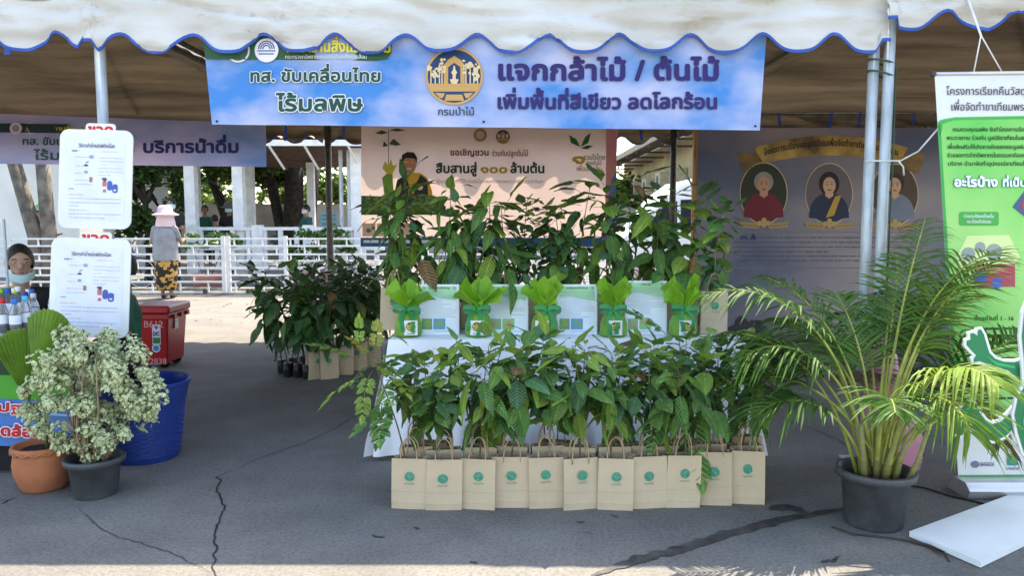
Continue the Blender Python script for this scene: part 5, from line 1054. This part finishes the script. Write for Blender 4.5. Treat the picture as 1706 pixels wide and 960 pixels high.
figure(segs, [M('warm_skin', (.44, .26, .18), .5, .05, 9), blk], girl, .011, it=4); head_parts(girl, hc, 1.06, face, hairm, maskm, True, 'short', M('warm_skin', (.36, .2, .135)))
st_ = thing('stool', 'dark plastic stool under the seated person behind the bottles', 'stool', (o.x, o.y, 0)); MB().lathe([(0, .40), (.17, .40), (.175, .405), (.17, .415), (0, .415)], (o.x, o.y + .02, 0), 20).build('seat', navy, st_)
for dx, dy in ((-.12,-.12),(.12,-.12),(-.12,.12),(.12,.12)): MB().tube([(o.x+dx*1.2, o.y+dy*1.2+.02, 0), (o.x+dx*.8, o.y+dy*.8+.02, .40)], .016, 6).build('leg', navy, st_)
# person in the green polo, half hidden by the boards
pc_ = P(203, 400, 5.55); k = .95
gp = standing('person', 'seated person in dark green polo with sleeve logo behind the white boards', pc_.x, 5.55, 0, 1.66, R(205), grn, blk, skind, ((.05, .12), (.05, .12)), sit=True, vox=.014)
Sg = yplane(5.2); a = P(228, 489, 5.35); lettering(gp, yplane(5.385), 'TGO', 220, 233, 492, 5, (205, 220, 215), .03, .0)
st_ = thing('stool', 'dark plastic stool under the person in the green polo', 'stool', (pc_.x, 5.55, 0)); MB().lathe([(0, .38), (.17, .38), (.175, .385), (.17, .395), (0, .395)], (pc_.x, 5.55, 0), 20).build('seat', navy, st_)
for dx, dy in ((-.12,-.12),(.12,-.12),(-.12,.12),(.12,.12)): MB().tube([(pc_.x+dx*1.2, 5.55+dy*1.2, 0), (pc_.x+dx*.8, 5.55+dy*.8, .38)], .016, 6).build('leg', navy, st_)
bgp = P(196, 590, 5.1); hb = thing('handbag', 'grey and black bag hanging below the lower white board', 'bag', (bgp.x, 5.1, bgp.z - .1))
mb = MB(); mb.grid(lambda u, v: Vector((bgp.x, 5.12, bgp.z)) + Vector((.15*math.cos(6.2832*u)*math.sin(math.pi*v)**.5, .07*math.sin(6.2832*u)*math.sin(math.pi*v)**.5, -.12*math.cos(math.pi*v))) * (1 + .12*noise.noise((2*math.cos(6.28*u), 2*math.sin(6.28*u), 3*v))), 24, 12); mb.build('bag', M('charcoal_cloth', (.03, .03, .035), .7, .2, 12), hb, True)
MB().tube([Vector((bgp.x - .05, 5.09, bgp.z + .1)), Vector((bgp.x - .02, 5.05, bgp.z + .2)), Vector((bgp.x + .06, 5.05, bgp.z + .18)), Vector((bgp.x + .1, 5.08, bgp.z + .06))], .012, 6).build('strap', M('grey_strap', (.2, .2, .2), .7), hb, True)
# woman in a pink sun hat at the gate
wp = G(279, 497); pat = M('batik_cloth', (.52, .30, .08), .8, 0, 11, col2=(.02, .015, .012)); pat.node_tree.nodes['Color Ramp'].color_ramp.elements[0].position = .49; pat.node_tree.nodes['Color Ramp'].color_ramp.elements[1].position = .52
gy = M('grey_blouse', (.26, .27, .29), .85, .08, 9); face = R(88)
wm_ = standing('person', 'woman in grey blouse and dark patterned skirt at the white gate', wp.x, wp.y, 0, 1.62, face, gy, skind, skind, ((.05, .1), (.30, .05)), vox=.022)
o = Vector((wp.x, wp.y, 0))
MB().lathe([(.165, .155), (.175, .16), (.185, .30), (.20, .5), (.205, .72), (.18, .90), (.16, .93)], o, 32, cap=False, wob=.05).build('skirt', pat, wm_, True)
MB().lathe([(.235, .70), (.23, .72), (.215, .9), (.20, 1.1), (.19, 1.25), (.10, 1.33)], o, 28, cap=False, wob=.04).build('blouse_hem', gy, wm_, True)
pkh = M('pale_pink_hat', (.72, .52, .56), .85, .05, 30, .3, 90)
hc = Vector((wp.x + .01, wp.y + .02, 1.50)); MB().lathe([(.17, -.19), (.165, -.10), (.14, .0), (.23, .02), (.225, .035), (.13, .075), (.122, .16), (.09, .195), (0, .205)], hc, 28, cap=False, wob=.03).build('sun_hat', pkh, wm_, True)
# further people
strp = M('striped_shirt', (.30, .34, .42), .85, 0, 3, col2=(.12, .14, .2), stretch=(1, 1, 9)); gh = M('green_hat', (.30, .50, .26), .85, .1, 20)
p = P(64, 335, 16.4); standing('person', 'person in a pale green sun hat and striped shirt by the leaning tree', p.x, 16.4, 0, 1.72, R(-20), strp, navy, skinm, ((.25, .1), (.25, .1)), hat=gh)
p = P(286, 333, 16.6); standing('person', 'person in black shirt and pale mask facing the woman at the gate', p.x, 16.6, .1, 1.78, R(-95), blk, navy, skind, mask=maskm)
ZP = .15
p = P(341, 348, 19.2); standing('person', 'man in dark green shirt standing between the pavilion posts', p.x, 19.2, ZP, 1.62, R(-70), grn, navy, skind)
p = P(358, 366, 18.6); standing('person', 'person in dark green with back turned, seated between the pavilion posts', p.x, 18.6, ZP + .22, 1.55, R(130), grn, navy, skind, sit=True)
p = P(382, 345, 18.9); standing('person', 'man in a grey bucket hat and black shirt under the pavilion', p.x, 18.9, ZP, 1.66, R(-100), blk, navy, skind, ((.3, 0), (.3, 0)), hat=M('grey_bucket_hat', (.12, .13, .12), .85), mask=maskm)
p = P(511, 348, 18.7); standing('person', 'woman in white mask and dark teal top leaning at the balustrade', p.x, 18.7, ZP, 1.62, R(-140), M('teal_cloth', (.02, .10, .10), .85), navy, skinm, ((.35, .1), (.35, .1)), mask=maskw)
p = P(464, 362, 20.5); standing('person', 'person in green patterned top sitting by the dark tree trunks', p.x, 20.5, ZP, 1.5, R(-60), M('green_pattern_cloth', (.10, .16, .12), .85, .3, 20), navy, skinm, sit=True)
# ------------------------------------------------------------------ gate
white = M('white_paint', (.76, .78, .80), .5, .05, 6, col2=(.62, .64, .66)); YGT = 14.9
ry = [398, 410, 424, 435, 447, 459, 470, 487]; rz = [P(400, y, YGT).z for y in ry]
for gi, (a, b, lb) in enumerate(((-90, 374, 'white metal gate panel that the woman in the pink hat stands at'), (377, 705, 'white metal gate panel in front of the pink planters and tree trunks'), (708, 1045, 'white metal gate panel seen behind the saplings on the table'))):
    x0, x1 = X(a, YGT), X(b, YGT); r = thing('sliding_gate', lb, 'gate', ((x0+x1)/2, YGT, 0), 'white gate panels')
    for z in rz: MB().box((x0, YGT - .018, z - .016), (x1, YGT + .018, z + .016)).build('rail', white, r)
    for x in (x0 + .03, x1 - .03, x0 + (x1-x0)*.3 if gi == 1 else x0 + (x1-x0)*.55): MB().box((x - .035, YGT - .030, .03), (x + .035, YGT + .030, rz[0] + .05)).build('post', white, r)
    bars = {}
    for j in range(7):
        h = rz[j] - rz[j+1] - .032; x = x0 + .15 + (j % 2) * .27
        if j not in bars: bars[j] = MB().box((-.013, -.013, 0), (.013, .013, h)).mesh('bar', white)
        while x < x1 - .1:
            o_ = link('bar', bars[j], r); o_.location = (x, YGT, rz[j+1] + .016); x += .54
    for x in (x0 + .4, x1 - .4): MB().lathe([(0, -.02), (.05, -.02), (.05, .02), (0, .02)], (0, 0, 0), 12).build('wheel', dkpole, r).matrix_basis = Matrix.Translation((x, YGT, .052)) @ Matrix.Rotation(R(90), 4, 'X')
kb = MB(); kb.box((-30, YGT + .25, 0), (12, YGT + .45, .09)); struct(kb.build('kerb', M('weathered_kerb', (.30, .29, .27), .9, .2, 2)))
kb = MB(); kb.box((-30, YGT - .04, .001), (12, YGT + .04, .012)); struct(kb.build('gate_track', dkpole))
# ------------------------------------------------------------------ pavilion
px0, px1, py0, py1, ze = X(296, 17.5), X(640, 17.5), 17.5, 22.5, P(500, 246, 17.5).z
pv_ = thing('pavilion', 'open white pavilion with orange tiled roof behind the gate', 'pavilion', ((px0+px1)/2, 20, 0)); tile = M('orange_roof_tile', (.48, .20, .10), .7, .15, 5); soff = M('brown_soffit', (.09, .05, .035), .8, .2, 4)
MB().box((px0, py0, 0), (px1, py1, ZP)).build('floor', M('pavilion_floor', (.28, .27, .25), .8), pv_)
for px in (322, 401, 596):
    x = X(px, py0 + .2); MB().box((x - .115, py0 + .08, ZP), (x + .115, py0 + .31, ze)).build('post', white, pv_)
for px in (570, 583): x = X(px, py0 + .6); MB().tube([(x, py0 + .6, ZP), (x, py0 + .6, ze)], .05, 10).build('post', galv, pv_)
for px in (330, 420, 520): x = X(px, py1 - .2); MB().box((x - .1, py1 - .3, ZP), (x + .1, py1 - .1, ze)).build('post', white, pv_)
MB().box((px0 - .5, py0 - .5, ze), (px1 + .5, py0 - .42, ze + .13)).build('fascia', white, pv_)
ym, zm = (py0+py1)/2, ze + 1.7
def roofs(y_, sgn, n):
    w = (px1 + .5 - px0 + .5) / n; me = None
    for k in range(n):
        x = px0 - .5 + w*(k + .5)
        if me is None:
            mb = MB(); mb.grid(lambda u, v: ((u-.5)*w, (ym - (y_))*v, .13 + (zm - ze - .13)*v + .05*math.sin(math.pi*u) + .02 * ((v*9) % 1)), 4, 18); me = mb.mesh('roof_tile_row', tile)
        o_ = link('roof_tile_row', me, pv_); o_.location = (x, y_, ze + .02)
roofs(py0 - .55, 1, 24); roofs(py1 + .5, -1, 24)
MB().add([(px0 - .5, py0 - .45, ze + .01), (px1 + .5, py0 - .45, ze + .01), (px1 + .4, ym, ze + .45), (px0 - .4, ym, ze + .45)], [(0, 1, 2, 3)]).build('soffit', soff, pv_); MB().add([(px0 - .5, py1 + .45, ze - .1), (px1 + .5, py1 + .45, ze - .1), (px1 + .4, ym + .01, ze + .45), (px0 - .4, ym + .01, ze + .45)], [(0, 1, 2, 3)]).build('soffit', soff, pv_)
for px in (463, 590, 520): x = X(px, py0); MB().tube([(x, py0 - .45, ze - .0), (x + .1, py0 + .3, ze - .45)], .03, 6).build('brace', white, pv_)
# balustrade
bl = thing('balustrade', 'white pavilion balustrade with square openings behind the gate', 'balustrade', ((px0+px1)/2, py0, ZP)); zt_, zb_ = P(500, 381, py0).z, P(500, 447, py0).z
for z in (zt_, (zt_+zb_)/2, zb_): MB().box((X(322, py0), py0 - .05, z - .035), (px1, py0 + .04, z + .035)).build('rail', white, bl)
for px in (322, 430, 515, 600): x = X(px, py0); MB().box((x - .12, py0 - .08, ZP), (x + .12, py0 + .07, zt_ + .08)).build('post', white, bl)
x = X(335, py0); bme = MB().box((-.05, -.03, zb_), (.05, .03, zt_)).mesh('baluster', white)
while x < px1 - .1: o_ = link('baluster', bme, bl); o_.location = (x, py0, 0); x += .36
# teal notice and pink planters, bicycle
sg_ = thing('notice_board', 'teal notice board on the pavilion balustrade', 'sign', P(545, 385, 18.2)); S = yplane(18.2); f = [S(*a) for a in rect(534, 353, 561, 381)]; MB().prism(f, [p + Vector((0, .02, 0)) for p in f]).build('board', flat((96, 150, 160)), sg_); textlines(sg_, S, 537, 558, [358, 364, 372], 2.5, (60, 90, 100), .006, 3); MB().box((S(546, 0).x - .02, 18.22, ZP), (S(546, 0).x + .02, 18.25, S(0, 380).z)).build('post', white, sg_)
pkt = M('faded_pink_tub', (.60, .30, .31), .6, .1, 6); lfg = M('shrub_leaf', (.06, .15, .03), .5, .3, 6, trans=.25); lfd = M('tree_leaf_dark', (.045, .10, .02), .55, .3, .8, trans=.22, col2=(.025, .06, .015)); lfl = M('tree_leaf_light', (.16, .26, .035), .55, .25, .8, trans=.45); barkd = M('dark_bark', (.035, .028, .022), .95, .3, 8, 1, 12); barkl = M('grey_bark', (.17, .145, .12), .95, .25, 5, 1, 12)
def foliage(parent, c, rad, n, size, mats, seed, name='crown', gaps=26):
    q = random.Random(seed); c = Vector(c); cl = []
    for k in range(gaps):
        while True:
            u = Vector((q.uniform(-1,1), q.uniform(-1,1), q.uniform(-1,1)))
            if .2 < u.length < 1: break
        cl.append((Vector((u.x*rad[0], u.y*rad[1], u.z*rad[2])), q.uniform(.16, .34)))
    mb = MB()
    for k in range(n):
        b, rr = q.choice(cl); d = Vector((q.gauss(0,1), q.gauss(0,1), q.gauss(0,.7))); d = d.normalized() * q.uniform(.3, 1)**.6; p = c + b + Vector((d.x*rad[0]*rr, d.y*rad[1]*rr, d.z*rad[2]*rr*1.1)); u = Vector((q.uniform(-1,1), q.uniform(-1,1), q.uniform(-.7,.4))).normalized(); v = u.cross(Vector((q.uniform(-1,1), q.uniform(-1,1), q.uniform(-1,1)))).normalized(); s = size*q.uniform(.6, 1.3)
        mb.add([p - u*s, p + v*s*.45 - u*s*.2, p + u*s, p - v*s*.45 - u*s*.1], [(0,1,2,3)], 0 if len(mats) == 1 else int(q.random() < .35))
    return stuff(mb.build(name, mats, parent))
for i, (px, py, hw) in enumerate(((346, 483, 27), (531, 478, 25))):
    c = G(px, py); rr = hw / FPX * c.y; r = thing('planter_tub', ['faded pink plastic planter tub with a shrub, behind the gate near the woman', 'faded pink planter tub with a dark shrub, behind the gate by the tent pole'][i], 'planter', c)
    MB().lathe([(0, 0), (rr*.78, 0), (rr*.95, .28), (rr*1.05, .29), (rr*1.05, .33), (rr*.95, .33), (rr*.93, .27), (0, .27)], c, 24, cap=False).build('tub', pkt, r, True)
    for k in range(4): MB().tube([(c.x + .05*k - .08, c.y, .26), (c.x + .16*k - .24, c.y + .05*k, .75)], [.018, .008], 5).build('stem', barkl, r)
    foliage(r, (c.x, c.y, .98 if i == 0 else .95), (.62 if i == 0 else .8, .5, .22 if i == 0 else .42), 1500 if i else 900, .055, [lfg], 5 + i, 'foliage', 20)
bk0 = P(236, 440, 15.9); r = thing('bicycle', 'dark bicycle parked behind the gate next to the white boards', 'bicycle', (bk0.x - .4, 15.9, 0)); rub = M('tyre_rubber', (.02, .02, .02), .7); chrome = M('chrome', (.6, .6, .62), .25, .05, metal=.9)
W1 = Vector((bk0.x - .02, 15.9, .33)); W0 = W1 - Vector((1.05, 0, 0))
for W in (W0, W1):
    ci = lambda rr: [W + Vector((rr*math.cos(2*math.pi*k/28), 0, rr*math.sin(2*math.pi*k/28))) for k in range(29)]
    w_ = MB().tube(ci(.315), .018, 6).build('wheel', rub, r, True); MB().tube(ci(.292), .010, 6).build('rim', chrome, w_, True); mb = MB()
    for k in range(14): a = 2*math.pi*k/14; mb.tube([W, W + Vector((.29*math.cos(a), 0, .29*math.sin(a)))], .002, 4)
    stuff(mb.build('spokes', chrome, w_))
fm = M('blue_bike_frame', (.03, .05, .16), .35); bb_ = W0 + Vector((.45, 0, -.04)); se = W0 + Vector((.30, 0, .48)); hd_ = W1 + Vector((-.16, 0, .50))
for a, b in ((W0, bb_), (bb_, se), (se, hd_), (bb_, hd_ - Vector((-.03, 0, .1))), (W0, se), (W1, hd_)): MB().tube([a, b], .016, 8).build('frame_tube', fm, r, True)
MB().sphere(se + Vector((-.02, 0, .10)), (.13, .07, .035), 10).build('saddle', rub, r, True); MB().tube([hd_, hd_ + Vector((-.02, 0, .16)), hd_ + Vector((-.14, -.2, .2))], .012, 6).tube([hd_ + Vector((-.02, 0, .16)), hd_ + Vector((-.14, .2, .2))], .012, 6).build('handlebar', chrome, r, True)
# ------------------------------------------------------------------ walls and buildings behind
wl = tag(MB().box((-34, 27, 0), (14, 27.25, P(500, 340, 27).z)).build('boundary_wall', M('grey_concrete_wall', (.36, .34, .30), .9, .2, .8, .4, 8)), 'long weathered concrete boundary wall beyond the pavilion', 'wall')
wbm = M('white_render', (.74, .74, .73), .85, .05, 1.2); bw_ = thing('white_building', 'white rendered building behind the leaning tree', 'building', (-14, 20, 0)); MB().box((-22, 19, 0), (X(215, 19) - 1.2, 24, 4.6)).build('wall', wbm, bw_); MB().box((-22.3, 18.7, 4.6), (X(215, 19) - .9, 24.3, 4.85)).build('roof_slab', wbm, bw_)
MB().box((-15.5, 18.97, 1.0), (-14.3, 18.995, 2.3)).build('window', M('dark_window', (.03, .035, .04), .1), bw_)
def tree(name, label, base, trunks, crowns, bark, leaves, seed, n=5200, size=.13):
    r = thing(name, label, 'tree', base); base = Vector(base); q = random.Random(seed)
    for (b, m, t, r0, r1) in trunks: MB().tube([base + Vector(b), (base + Vector(b)).lerp(base + Vector(m), .5) + Vector((q.uniform(-.08,.08), 0, 0)), base + Vector(m), base + Vector(t)], [r0*1.15, r0, (r0+r1)/2, r1], 12).build('trunk', bark, r, True)
    for (c, rad) in crowns:
        c_ = base + Vector(c); foliage(r, c_, rad, n, size, leaves, seed); seed += 1
        for k in range(5): e = c_ + Vector((q.uniform(-.7,.7)*rad[0], q.uniform(-.7,.7)*rad[1], q.uniform(-.3,.5)*rad[2])); s_ = base + Vector(trunks[k % len(trunks)][2]); MB().tube([s_, s_.lerp(e, .5) + Vector((0, 0, .2)), e], [.07, .05, .02], 6).build('limb', bark, r, True)
    return r
b = P(72, 400, 15.6); b.z = 0
tree('tree', 'forked grey tree leaning beside the white building', b, [((-.05,0,0), (-.15,0,1.1), (-.75,.1,3.4), .17, .12), ((.1,0,0), (.12,0,1.2), (-.02,.1,3.4), .16, .12)], [((-.4, .3, 4.9), (2.4, 2.0, 1.3))], barkl, [lfd, lfl], 3)
b = P(490, 400, 23.8); b.z = 0
tree('tree', 'dark tree with several trunks behind the pavilion', b, [((0,0,0), (0,0,1.6), (.1,0,3.6), .34, .26), ((-.25,.2,0), (-.5,.2,1.4), (-.9,.2,3.6), .2, .14), ((.3,0,0), (.5,0,1.4), (.75,0,3.6), .22, .16)], [((-.6, 0, 4.4), (3.2, 2.2, 1.5)), ((-1.6, -.6, 3.3), (1.6, 1.0, .6))], barkd, [lfd, lfl], 13)
b = P(378, 400, 25.2); b.z = 0
tree('tree', 'spreading dark tree behind the two pavilion posts', b, [((0,0,0), (0,0,1.5), (-.5,0,3.0), .22, .14), ((.1,0,.9), (.3,0,1.9), (.9,0,3.2), .16, .1)], [((-.4, -.4, 3.7), (2.8, 1.8, 1.15)), ((-3.0, -.6, 3.6), (2.2, 1.4, 1.0)), ((1.8, 0, 3.4), (1.6, 1.2, .9))], barkd, [lfd, lfl], 23, 4200)
b = P(245, 400, 18.0); b.z = 0
tree('shrub_tree', 'dense dark bushy tree behind the bicycle', b, [((0,0,0), (.05,0,.8), (.0,0,1.8), .09, .06)], [((0, .1, 1.75), (.85, .7, 1.1)), ((-.5, .2, 2.9), (1.3, .8, .6))], barkd, [lfd], 33, 3200, .08)
for i, (px, Y, cz_, rx, rz_) in enumerate(((560, 31, 1.9, 2.6, 1.4), (640, 33, 2.2, 3.0, 1.5), (440, 32, 2.3, 2.8, 1.3), (300, 31, 2.4, 3.0, 1.4), (200, 31, 2.6, 3.0, 1.6), (740, 34, 2.0, 3.0, 1.4), (870, 36, 2.4, 3.4, 1.6), (980, 38, 2.4, 3.0, 1.6))):
    b = P(px, 400, Y); b.z = 0; tree('bushy_tree', f'sunlit yellow green bushy tree beyond the boundary wall, {ORD[[3,4,2,1,0,5,6,7][i]]} counted from the white building', b, [((0,0,0), (.1,0,.8), (0,0,1.6), .12, .08)], [((0, 0, cz_), (rx, 1.6, rz_))], barkd, [lfl, lfd], 50 + i, 2600, .16)['group'] = 'bushy trees beyond the wall'
# building with awning and white van on the right
bg_ = thing('beige_building', 'beige building with dark corrugated awning and roof railing beyond the van', 'building', (9, 28, 0)); bei = M('beige_render', (.50, .43, .28), .85, .1, 1); corr = M('corrugated_metal', (.10, .085, .07), .6, .2, 3); dkw = M('dark_opening', (.03, .027, .025), .6)
MB().box((6.3, 19, 0), (16, 44, 4.9)).build('wall', bei, bg_)
MB().box((4.2, 44.2, 0), (16, 46, 3.6)).build('end_wall', bei, bg_)
mb = MB(); mb.grid(lambda u, v: (4.75 + 1.5*u, 18 + 27*v, 4.0 + .45*u + .03*math.sin(v*27*2*math.pi/.5)), 2, 432); mb.build('awning', corr, bg_)
MB().box((4.68, 18, 3.98), (4.74, 45, 4.2)).build('awning_edge', M('beige_trim', (.30, .26, .18), .8), bg_)
for k in range(10): y = 19.5 + 2.6*k; MB().box((4.75, y, 3.9), (6.29, y + .06, 3.97)).build('rafter', corr, bg_)
for k in range(12): y = 18.5 + 2.3*k; MB().box((4.9, y, 4.5), (4.95, y + .05, 5.3)).build('railing_post', galv, bg_)
for z in (4.75, 5.0, 5.28): MB().box((4.905, 18, z), (4.945, 45, z + .03)).build('railing_bar', galv, bg_)
for y, z in ((31, 2.5), (34.2, 2.4), (37.5, 2.4), (28, 2.5)):
    a_ = bevel(MB().box((5.85, y, z), (6.28, y + 1.0, z + .75)).build('air_conditioner', M('ac_casing', (.50, .46, .36), .6), bg_), .02); c_ = [Vector((5.845, y + .45 + .28*math.cos(2*math.pi*k/20), z + .38 + .28*math.sin(2*math.pi*k/20))) for k in range(20)]; MB().add(c_, [tuple(range(20))]).build('fan_grille', dkw, a_)
for y in (24, 27, 30, 33, 36, 40): MB().box((6.27, y, 1.0), (6.295, y + 1.2, 2.2)).build('window', dkw, bg_)
vw = M('white_car_paint', (.80, .82, .84), .25, .01, spec=.6, coat=.5); gl_ = M('tinted_glass', (.02, .026, .032), .06, .02); YV = 15.2
vx = lambda px: X(px, YV)
van = thing('van', 'white van parked behind the saplings by the board edge', 'van', (vx(1150), YV + .9, 0))
prof = [(vx(1012), .35), (vx(1006), .62), (vx(1012), .92), (vx(1035), 1.10), (vx(1052), 1.18), (vx(1100), 1.88), (vx(1135), 2.18), (vx(1180), 2.30), (vx(1400), 2.32), (vx(1412), 2.2), (vx(1415), .35)]
mb = MB(); n = len(prof); lay = [(0, .0), (.10, .10), (1.7, .10), (1.8, 0)]; ctr = Vector((vx(1200), 0, 1.2)); vs = []
for (dy, g_) in ((0, .06), (.12, 0), (1.68, 0), (1.8, .06)):
    for (x, z) in prof: vs.append((x + (ctr.x - x)*g_*.3, YV + dy, z - (g_ if z > 1.1 else 0)))
fs = [(k + n*j, (k+1) % n + n*j, (k+1) % n + n*(j+1), k + n*(j+1)) for j in range(3) for k in range(n)] + [tuple(range(n-1, -1, -1)), tuple(range(3*n, 4*n))]
mb.add(vs, fs); bevel(mb.build('body', vw, van), .03, 3)
S = yplane(YV - .006)
zz = lambda px, z: (px, 480 - FPX * math.tan(math.atan2(z - 1.5, YV) + PITCH))
for o_ in ([(1072, 1.25), (1108, 1.72), (1128, 1.80), (1128, 1.25)], [(1134, 1.25), (1134, 1.82), (1230, 1.86), (1230, 1.25)], [(1236, 1.25), (1236, 1.86), (1390, 1.86), (1390, 1.25)]): shape(van, S, [zz(*a) for a in o_], gl_, .004, 'side_window')
a_ = [(vx(1056), 1.22), (vx(1099), 1.83)]; MB().add([(a_[0][0] - .012, YV + .16, a_[0][1] + .01), (a_[0][0] - .012, YV + 1.64, a_[0][1] + .01), (a_[1][0] - .012, YV + 1.6, a_[1][1] + .01), (a_[1][0] - .012, YV + .2, a_[1][1] + .01)], [(0, 1, 2, 3)]).build('windscreen', gl_, van)
for px in (1055, 1360):
    w_ = MB().lathe([(0, -.1), (.24, -.1), (.31, -.08), (.31, .08), (.24, .1), (0, .1)], (0, 0, 0), 22).build('wheel', rub, van, True); w_.matrix_basis = Matrix.Translation((vx(px), YV + .05, .31)) @ Matrix.Rotation(R(90), 4, 'X'); MB().lathe([(0, .105), (.2, .105), (.21, .095)], (0, 0, 0), 18).build('rim', chrome, w_)
MB().sphere((vx(1062), YV - .10, 1.35), (.07, .09, .12), 10).build('mirror', vw, van, True); MB().sphere((vx(1014), YV + .22, .82), (.05, .14, .09), 10).build('headlight', chrome, van, True)
MB().tube([(vx(1135), YV - .004, 2.0), (vx(1400), YV - .004, 2.04)], .008, 5).build('gutter_strip', dkpole, van)
# plain sunlit ground cover: fallen leaves near the gate
q = random.Random(9); mb = MB()
for k in range(160):
    x = q.uniform(-9, 0); y = q.uniform(10.8, 14.6); s = q.uniform(.02, .05); a = q.uniform(0, 6.28); mb.add([(x + s*math.cos(a), y + s*math.sin(a), .006), (x - s*.4*math.sin(a), y + s*.4*math.cos(a), .016), (x - s*math.cos(a), y - s*math.sin(a), .007), (x + s*.4*math.sin(a), y - s*.4*math.cos(a), .006)], [(0,1,2,3)])
lt_ = mb.build('leaf_litter', M('dry_litter', (.20, .13, .06), .9)); lt_['kind'] = 'stuff'; lt_['label'] = 'scattered dry leaves on the paving before the gate'
for b_ in BAGS:
    for ch in list(b_.children):
        for c2 in list(ch.children): bpy.data.objects.remove(c2)
        bpy.data.objects.remove(ch)
    bpy.data.objects.remove(b_)
bpy.data.objects.remove(_fo)
